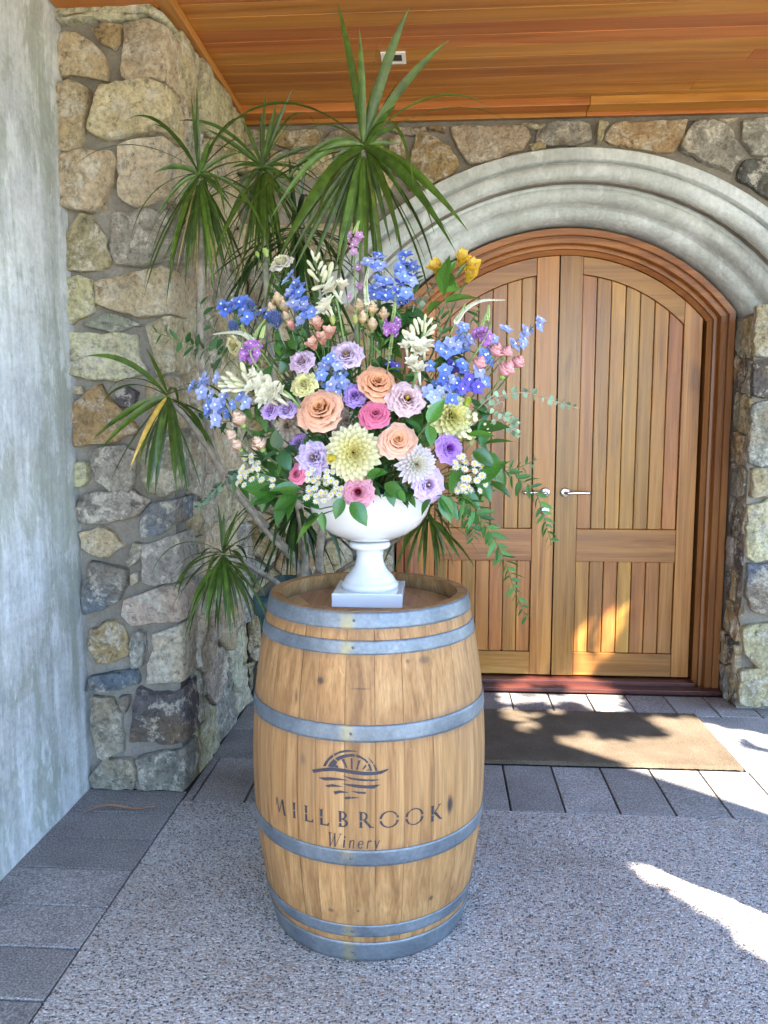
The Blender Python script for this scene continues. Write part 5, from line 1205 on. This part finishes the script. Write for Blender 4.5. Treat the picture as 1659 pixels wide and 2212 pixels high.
# ---- trailing ruscus and eucalyptus
def trail(label, path, n, L, col, lib, ws, nm='ruscus_sprig', dyp=(0, 0), pair=False, stemc=OLV, group='trailing leafy sprigs', spread=1.0, droop=.25, cat='foliage'):
    m = len(path); P = [fpos(x, y, dyp[0] + (dyp[1] - dyp[0]) * i / (m - 1)) for i, (x, y) in enumerate(path)]
    th = thing(nm, label, cat, MOUTH, group)
    st = spline([MOUTH + V((.05 if P[0].x > UX else -.05, 0, 0))] + P, 8); part('stem', tube(st, .0012, 5), MSTEM, th, color=stemc)
    top = spline(P, 30)
    for k in range(n):
        i = min(len(top) - 2, int((k + .3) / n * (len(top) - 1))); q = top[i]; tg = (top[i + 1] - top[max(0, i - 1)]).normalized()
        sd = tg.cross(V((0, -1, .15))).normalized()
        for s in ((1, -1) if pair else ((1,) if k % 2 else (-1,))):
            d = tg * R.uniform(.3, .8) + sd * s * spread * R.uniform(.6, 1.1) + V((R.uniform(-.2, .2), R.uniform(-.5, .3), -droop)); d.normalize()
            l_ = L * R.uniform(.75, 1.15) * (1 - .35 * (k / n) ** 2); leafat(th, q, q + d * l_, ws, None, col, lib, R.uniform(-1.1, 1.1))
RUS = (.035, .12, .022)
trail('long leafy ruscus trail hanging lowest in front of the door', [(997, 1075), (1030, 1110), (1065, 1160), (1092, 1215), (1110, 1270), (1138, 1338)], 44, .048, RUS, LEAFM, 1.1, dyp=(-.02, .02))
trail('ruscus trail reaching right and hanging across the door handle', [(1075, 1010), (1120, 1035), (1155, 1060), (1172, 1105), (1182, 1140), (1192, 1178)], 24, .046, RUS, LEAFM, 1.0, dyp=(0, .02))
trail('short ruscus tuft under the right daisies', [(985, 1085), (1005, 1110), (1020, 1140), (1022, 1165)], 16, .045, RUS, LEAFM, 1.1, dyp=(0, .02))
trail('thin ruscus tip pointing right above the door handles', [(1080, 1020), (1120, 1010), (1160, 992)], 9, .036, RUS, LEAFM, .8, dyp=(0, .02))
trail('dark ruscus sprig pointing left in front of the stone pier', [(500, 780), (440, 755), (400, 740), (330, 715)], 20, .05, (.025, .085, .018), LEAFM, 1.15, dyp=(.05, .10))
trail('dark ruscus sprig at the left beside the thistle', [(500, 750), (470, 720), (445, 690), (430, 650)], 12, .048, (.025, .085, .018), LEAFM, 1.15, dyp=(.06, .1))
trail('dark leafy sprig at the left behind the blush spray roses', [(540, 930), (480, 910), (430, 905)], 10, .045, (.02, .07, .018), LEAFM, 1.2, dyp=(.05, .08))
EUC = (.20, .30, .20)
trail('long eucalyptus sprig pointing right across the doors', [(1040, 875), (1075, 857), (1130, 848), (1180, 860), (1215, 872), (1249, 882)], 13, .020, EUC, ROUND, 1.0, 'eucalyptus_sprig', pair=True, stemc=(.36, .24, .16), group='eucalyptus sprigs', droop=.1)
trail('upper short eucalyptus tip below the long one', [(1062, 880), (1085, 895), (1105, 905), (1120, 917)], 8, .018, EUC, ROUND, 1.0, 'eucalyptus_sprig', pair=True, stemc=(.36, .24, .16), group='eucalyptus sprigs', droop=.1)
trail('lower short eucalyptus tip beside the white buttons', [(1060, 915), (1090, 920), (1110, 930), (1124, 942)], 8, .018, EUC, ROUND, 1.0, 'eucalyptus_sprig', pair=True, stemc=(.36, .24, .16), group='eucalyptus sprigs', droop=.1)
trail('dark eucalyptus sprig drooping at the lower left', [(520, 1015), (480, 1045), (450, 1075), (424, 1100)], 16, .018, (.06, .12, .075), ROUND, 1.0, 'eucalyptus_sprig', pair=True, stemc=(.3, .26, .2), group='eucalyptus sprigs', droop=.1, dyp=(.03, .08))
trail('faint eucalyptus sprig behind the yellow alstroemeria', [(890, 680), (910, 650), (940, 610)], 8, .02, (.14, .2, .12), ROUND, 1.0, 'eucalyptus_sprig', pair=True, stemc=(.3, .26, .2), group='eucalyptus sprigs', droop=.1, dyp=(.06, .08))

# ================================================================== POTTED DRACAENAS
pot = thing('plant_pot', 'tall dark teal glazed planter behind the barrel', 'pot', (-.45, 2.98, 0))
pv = []
PC = V((-.45, 2.98, 0))
def sq(h, z, rd=.04, n=5):
    out = []
    for sx, sy, a0 in ((1, 1, 0), (-1, 1, 90), (-1, -1, 180), (1, -1, 270)):
        for k in range(n): a = radians(a0 + 90 * k / (n - 1)); out.append(PC + V((sx * (h - rd) + rd * cos(a), sy * (h - rd) + rd * sin(a), z)))
    return out
RG = [sq(.15, .002), sq(.155, .02), sq(.195, .72), sq(.212, .735), sq(.214, .80), sq(.207, .806), sq(.186, .80), sq(.184, .70)]
vs = [v for r in RG for v in r]; n = len(RG[0])
fs = [(j * n + i, j * n + (i + 1) % n, (j + 1) * n + (i + 1) % n, (j + 1) * n + i) for j in range(len(RG) - 1) for i in range(n)] + [tuple(range(n))]
part('planter_body', fixn(vs, fs), MPOT, pot)
part('soil', ([v - V((0, 0, 0)) for v in sq(.186, .735)], [tuple(range(n))]), MSOIL, pot, smooth=False)

def strap(p, d, L, W, sag, seed, twist=0.0, ns=11):
    rr_ = random.Random(seed); d = V(d).normalized(); pts = [V(p)]; dirs = [d]
    for k in range(ns):
        s = (k + 1) / ns
        dn = (dirs[-1] + V((0, 0, -1)) * sag * (.25 + 1.1 * s) / ns * 2.2 + V((rr_.uniform(-1, 1), rr_.uniform(-1, 1), 0)) * .02).normalized()
        dirs.append(dn); pts.append(pts[-1] + dn * L / ns)
    vs = []; fs = []; side = d.cross(V((0, 0, 1)))
    side = side.normalized() if side.length > .08 else V((1, 0, 0))
    for k, (q, dn) in enumerate(zip(pts, dirs)):
        s = k / ns; w_ = W * (.42 + .58 * min(1, s * 4)) * (1 - max(0, (s - .55) / .45) ** 1.5) + .0003
        sd = M.Rotation(twist * s, 3, dn) @ side; nrm = sd.cross(dn).normalized()
        vs += [q - sd * w_ + nrm * w_ * .25, q - sd * w_ * .5 + nrm * w_ * .06, q, q + sd * w_ * .5 + nrm * w_ * .06, q + sd * w_ + nrm * w_ * .25]
    for k in range(ns):
        for j in range(4): fs.append((k * 5 + j, k * 5 + j + 1, (k + 1) * 5 + j + 1, (k + 1) * 5 + j))
    return vs, fs
def dracaena(label, hx, hy, Y, path, nleaf, L, W, seed, up=.2, extra=(), box_=None, tr=.016, col=(.058, .105, .014)):
    rr_ = random.Random(seed); head = at(hx, hy, Y=Y)
    base = V((PC.x + rr_.uniform(-.1, .1), PC.y + rr_.uniform(-.1, .1), .735)); th = thing('dracaena', label, 'plant', base, 'potted dracaena canes')
    P = [base] + [at(x, y, Y=yy_) for x, y, yy_ in path] + [head - V((0, 0, .015))]
    st = spline(P, 8); part('trunk', tube(st, [tr * (1 - .3 * i / len(st)) * (1 + .10 * sin(i * 2.1)) for i in range(len(st))], 9), MBARK, th)
    for k in range(nleaf):
        s = (k + .5) / nleaf; az = k * 2.39996 + rr_.uniform(-.3, .3)
        el = rr_.uniform(48, 86) if s < .13 else (rr_.uniform(-5, 45) if s < .32 else rr_.uniform(-74, -2))
        el = radians(el); d = V((cos(az) * cos(el), sin(az) * cos(el), sin(el)))
        sag = rr_.uniform(.02, .2) if s < .13 else (rr_.uniform(.5, 1.5) if s < .32 else rr_.uniform(.25, .9))
        p = head + V((0, 0, .02 - .05 * s)) + V((d.x, d.y, 0)) * .006; l_ = L * rr_.uniform(.7, 1.25) * (.55 if s < .13 else 1)
        vf = strap(p, d, l_, W * rr_.uniform(.55, 1.0), sag, seed * 100 + k, rr_.uniform(-.6, .6))
        # keep leaves out of the masonry and timber they would cut into
        e = vf[0][-3]; bad = any((v.z > 2.84 or (v.y > 2.86 and v.x < PIER_X + .05) or v.y > WALL_Y - .05) for v in vf[0])
        if bad or s < .13 and rr_.random() < .5: continue
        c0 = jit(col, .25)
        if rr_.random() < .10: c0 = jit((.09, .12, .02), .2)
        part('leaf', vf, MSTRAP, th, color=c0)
    for ex, ey, dY, w_, c0, *lift in extra:
        q = at(ex, ey, Y=Y + dY); lf = lift[0] if lift else .18; L_ = (q - head).length
        vf = ribbon(bez(head, head.lerp(q, .45) + V((0, 0, lf * L_)), q, 11), w_, rr_.uniform(-.5, .5)); part('leaf', vf, MSTRAP, th, color=jit(c0, .2))
def ribbon(pts, W, twist):
    vs = []; fs = []; ns = len(pts) - 1; d = (pts[-1] - pts[0]).normalized(); side = d.cross(V((0, 0, 1))); view = d.cross(V((0, 1, 0)))
    side = (side * .5 + view * .8).normalized()
    for k, q in enumerate(pts):
        s = k / ns; dn = (pts[min(k + 1, ns)] - pts[max(k - 1, 0)]).normalized(); w_ = W * (.45 + .55 * min(1, s * 4)) * (1 - max(0, (s - .5) / .5) ** 1.5) + .0003
        sd = M.Rotation(twist * s, 3, dn) @ (side - dn * side.dot(dn)).normalized(); nrm = sd.cross(dn).normalized()
        vs += [q - sd * w_ + nrm * w_ * .25, q - sd * w_ * .5 + nrm * w_ * .06, q, q + sd * w_ * .5 + nrm * w_ * .06, q + sd * w_ + nrm * w_ * .25]
    for k in range(ns):
        for j in range(4): fs.append((k * 5 + j, k * 5 + j + 1, (k + 1) * 5 + j + 1, (k + 1) * 5 + j))
    return vs, fs
def tr9(L, w_, dys=.12, col=(.064, .115, .015)):
    rr_ = random.Random(len(L)); out = []
    for x, y, *lf in L: out.append((331.8 + .32 * x, 132.7 + .32 * y, rr_.uniform(-dys, dys * .4), w_ * rr_.uniform(.7, 1.1), col, lf[0] if lf else .10))
    return out
DRY = tr9([(290, 1560), (430, 1480), (150, 1440)], .004, col=(.36, .24, .10))
DRY2 = tr9([(560, 1500), (700, 1540), (850, 1480)], .004, col=(.36, .24, .10))
X1 = DRY + tr9([(250, 220), (290, 260), (385, 510), (440, 480), (0, 425, .35), (600, 615, .2), (0, 755, .3), (0, 1085, .3), (95, 1350, .2), (150, 1010, .25), (175, 1340), (230, 1440), (262, 1400), (290, 1450), (330, 1420), (362, 1400), (430, 1380), (490, 1300), (545, 1420), (560, 1045, .2), (620, 900, .25), (100, 900, .25), (200, 1300), (405, 1200), (520, 950, .2), (480, 1430), (300, 1330)], .0075)
X2 = DRY2 + tr9([(575, 350), (725, 340), (835, 260), (865, 300), (940, 180), (345, 450, .1), (170, 400, .3), (1120, 560), (1130, 830, .3), (500, 1065, .2), (590, 1440), (640, 1300), (700, 1440), (735, 1400), (780, 1440), (830, 1330), (860, 1230), (940, 1130, .2), (1050, 1180, .2), (560, 860, .2), (520, 720, .2), (900, 1010, .2), (560, 1280, .15), (670, 1440), (1000, 900, .25), (760, 1250)], .0075)
X3 = tr9([(1500, 120), (1560, 60), (1640, 290), (1659, 440, .2), (1659, 555, .1), (830, 900, .45), (790, 1060, .4), (860, 1440, .1), (940, 1430, .1), (1050, 1430), (1110, 1300), (1180, 1270), (1230, 1400), (1270, 1400), (1330, 1440), (1390, 1440), (1440, 1440), (1500, 1400), (1560, 1440), (1600, 1240, .15), (1750, 1040, .2), (1850, 900, .2), (1720, 820, .2), (1080, 930, .4), (1400, 1250), (1290, 1290), (1600, 990, .1)], .0108, col=(.07, .13, .016))
dracaena('dracaena with the smaller left crown against the stone pier', 430, 378, 2.72, [(640, 1215, 2.9), (560, 1120, 2.86), (470, 1000, 2.8), (437, 800, 2.74), (433, 600, 2.72)], 34, .42, .0070, 3, extra=X1)
dracaena('dracaena with the middle crown just below the ceiling trim', 567, 362, 2.86, [(660, 1200, 2.9), (650, 1120, 2.9), (600, 900, 2.88), (575, 600, 2.86)], 34, .42, .0070, 4, extra=X2)
dracaena('dracaena with the tallest and broadest crown before the arch', 786, 316, 2.70, [(690, 1200, 2.9), (720, 1000, 2.86), (775, 700, 2.76), (786, 480, 2.70)], 34, .52, .0095, 5, extra=X3 + [(728, 5, 0, .012, (.07, .125, .016)), (776, 60, -.1, .011, (.07, .125, .016)), (885, 15, -.05, .016, (.07, .125, .016)), (972, 85, -.1, .013, (.07, .125, .016)), (1012, 500, -.2, .014, (.07, .125, .016)), (985, 545, -.25, .017, (.07, .13, .016)), (600, 560, -.3, .018, (.07, .13, .016))])
dracaena('dracaena crown hanging low on the left with one yellow leaf', 362, 858, 2.52, [(640, 1215, 2.9), (560, 1130, 2.8), (470, 1000, 2.68), (400, 900, 2.56)], 26, .29, .0115, 6, tr=.011, extra=[(280, 1015, -.1, .0075, (.55, .35, .05)), (182, 770, .05, .010, (.07, .125, .016), .3), (200, 950, -.05, .012, (.06, .11, .015)), (215, 975, -.05, .012, (.07, .125, .016)), (405, 1065, -.1, .013, (.06, .11, .015)), (318, 1080, -.1, .013, (.06, .11, .015)), (335, 1070, -.1, .013, (.06, .11, .015)), (395, 1060, -.08, .013, (.06, .11, .015))])
dracaena('lowest dracaena crown left of the barrel rim', 482, 1200, 2.60, [(600, 1260, 2.86), (560, 1235, 2.74), (520, 1212, 2.66)], 70, .25, .0085, 7, tr=.011)
dracaena('small dracaena crown showing below the urn on the right', 925, 1105, 2.72, [(740, 1230, 2.86), (820, 1190, 2.78), (890, 1140, 2.74)], 40, .22, .0085, 8, tr=.010)
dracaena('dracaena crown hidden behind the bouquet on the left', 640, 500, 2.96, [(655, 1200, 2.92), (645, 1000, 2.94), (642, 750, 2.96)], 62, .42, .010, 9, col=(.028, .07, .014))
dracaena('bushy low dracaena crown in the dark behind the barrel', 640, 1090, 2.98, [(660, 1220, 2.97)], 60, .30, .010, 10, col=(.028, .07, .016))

# ---- dry leaf on the pavers
q = [at(x, y, Z=.006) for x, y in ((176, 1755), (215, 1747), (260, 1744), (300, 1749), (338, 1748))]
sp_ = spline(q, 6); vs = []; fs = []
for i, p in enumerate(sp_):
    s = i / (len(sp_) - 1); w_ = .006 * sin(pi * min(1, .08 + s * .9)) + .001; zz = .004 + .010 * sin(s * 5) ** 2
    vs += [V((p.x, p.y - w_, zz + .003)), V((p.x, p.y, zz)), V((p.x, p.y + w_, zz + .003))]
for i in range(len(sp_) - 1):
    for j in range(2): fs.append((3 * i + j, 3 * i + j + 1, 3 * i + j + 4, 3 * i + j + 3))
tag(part('dry_leaf', (vs, fs), simple('dry_leaf', (.42, .22, .12), .7, 0, 30, .3)), 'curled dry brown leaf lying on the pavers at the left', 'leaf')

# ---- stone column of the porch, right of the view, whose shadow crosses the floor
cc = V((1.98, 1.765, 0)); ang = radians(0)
col_ = thing('porch_column', 'square stone porch column outside the picture on the right', 'column', cc)
hwid = .205
part('shaft', box(cc.x - hwid, cc.x + hwid, cc.y - hwid, cc.y + hwid, 0, 2.9), MM, col_, smooth=False)
for side in range(4):
    rt = T(cc) @ M.Rotation(side * pi / 2, 4, 'Z')
    for i, P in enumerate(rubble((-hwid, hwid, .01, 2.88), .24, .26, .02, 50 + side)):
        part('stone', fixn(*stone_vf(P, lambda a, b, h: rt @ V((a, -hwid + .004 - h, b)), .02, i + 400 + side * 30, .7, .07)), MS, col_, color=scol(rr.choice([TAN, GREY, CREAM]), rr))

# ---- tree beyond the porch that filters the sun
def inpoly(x, y, P):
    c = False; j = len(P) - 1
    for i in range(len(P)):
        if (P[i][1] > y) != (P[j][1] > y) and x < (P[j][0] - P[i][0]) * (y - P[i][1]) / (P[j][1] - P[i][1]) + P[i][0]: c = not c
        j = i
    return c
def gp(L): return [tuple(at(x, y, Z=0))[:2] for x, y in L]
GAPS = [gp([(1188, 1600), (1240, 1598), (1330, 1609), (1395, 1626), (1350, 1598), (1425, 1600), (1480, 1614), (1440, 1588), (1395, 1552), (1470, 1556), (1570, 1578), (1590, 1600), (1540, 1606), (1600, 1622), (1720, 1640), (1720, 1800), (1510, 1714), (1380, 1674), (1255, 1645)]), gp([(1600, 1580), (1720, 1600), (1720, 1625), (1640, 1608)]),
        gp([(1346, 1853), (1480, 1900), (1659, 1978), (1800, 2035), (1800, 2160), (1659, 2066), (1590, 2024), (1530, 1972), (1440, 1922), (1390, 1892)])]
EL = [(1100, 1490, 30, 9), (1150, 1480, 35, 8), (1215, 1480, 40, 9), (1270, 1492, 38, 10), (1305, 1508, 35, 12), (1110, 1512, 30, 8), (1180, 1510, 30, 9), (1240, 1508, 26, 8), (1095, 1538, 14, 8), (1105, 1556, 16, 7), (1130, 1575, 22, 8), (1115, 1592, 12, 5), (1200, 1540, 18, 6), (1145, 1548, 10, 4), (1265, 1600, 22, 7), (1310, 1530, 30, 10)]
GE = []
for x, y, a, b in EL:
    p = at(x, y, Z=0); GE.append((p.x, p.y, a / FPX * (p - EYE).length, (at(x, y - b, Z=0) - p).length))
DE = []
for P in ([(1320, 1288), (1342, 1330), (1335, 1385), (1310, 1420), (1285, 1400), (1280, 1340)], [(1235, 1350), (1255, 1350), (1262, 1400), (1240, 1410)], [(1225, 1420), (1262, 1420), (1258, 1465), (1232, 1465)], [(1290, 1425), (1335, 1425), (1310, 1450)]): DE.append([(at(x, y, Y=DOOR_Y).x, at(x, y, Y=DOOR_Y).z) for x, y in P])
def lit(p, m0):
    """does the sunbeam through p land where the photograph shows a patch of sun?"""
    g = V(p) - SUN * (p[2] / SUN.z); m = m0 * (.25 if g.y > 4.15 else (.45 if g.y < 2.8 else .72))
    for dx, dz in ((0, 0), (m, 0), (-m, 0), (0, m), (0, -m)):
        a = V(p) + V((dx * .66, dx * .75, dz)); t_ = a.z / SUN.z; g = a - SUN * t_
        if g.y > 4.15:
            t_ = (a.y - DOOR_Y) / SUN.y; g = a - SUN * t_
            if any(inpoly(g.x, g.z, P) for P in DE): return True
            if g.z > 0: continue
            g = a - SUN * (a.z / SUN.z)
        if any(inpoly(g.x, g.y, P) for P in GAPS): return True
        if dx == 0 and dz == 0:
            for x, y, ra, rb_ in GE:
                if ((g.x - x) / (ra + .035)) ** 2 + ((g.y - y) / (rb_ + .03)) ** 2 < 1: return True
    return False
tree = thing('shade_tree', 'leafy tree outside the porch on the right that dapples the sunlight', 'tree', (4.6, -.3, -.02))
tb_ = V((4.6, -.3, -.02)); cc_ = V((4.35, .05, 4.9))
part('trunk', tube(spline([tb_, tb_ + V((.05, 0, 1.2)), tb_ + V((-.02, .06, 2.4)), cc_ + V((0, 0, -.6)), cc_ + V((-.1, .1, .9))], 5), [.15 - .006 * i for i in range(21)], 10), MBARK, tree)
for k in range(9):
    a = k * 2.4; e = cc_ + V((cos(a) * 1.5, sin(a) * 1.5, R.uniform(-.5, 1.0)))
    if any(lit(cc_.lerp(e, q_), .05) for q_ in (0, .25, .5, .75, 1)): continue
    part('limb', tube(bez(cc_ + V((0, 0, -.9)), cc_ + V((cos(a) * .5, sin(a) * .5, -.3)), e, 6), [.05 - .007 * i for i in range(7)], 6), MBARK, tree)
vs = []; fs = []; rt_ = random.Random(8)
for k in range(42000):
    while True:
        o = V((rt_.uniform(-1, 1), rt_.uniform(-1, 1), rt_.uniform(-1, 1)))
        if o.length < 1: break
    p = cc_ + V((o.x * 2.5, o.y * 2.5, o.z * 1.8))
    s = rt_.uniform(.05, .09)
    if lit(p, s * .95): continue
    d = V((rt_.uniform(-1, 1), rt_.uniform(-1, 1), rt_.uniform(-.6, .6))).normalized(); n_ = (V((rt_.uniform(-1, 1), rt_.uniform(-1, 1), rt_.uniform(-.2, 1)))).normalized(); sd = d.cross(n_).normalized()
    i = len(vs); vs += [p - d * s, p - d * s * .2 + sd * s * .5, p + d * s, p - d * s * .2 - sd * s * .5]; fs.append((i, i + 1, i + 2, i + 3))
part('crown', (vs, fs), MMATTE, tree, color=(.055, .12, .03), smooth=False)
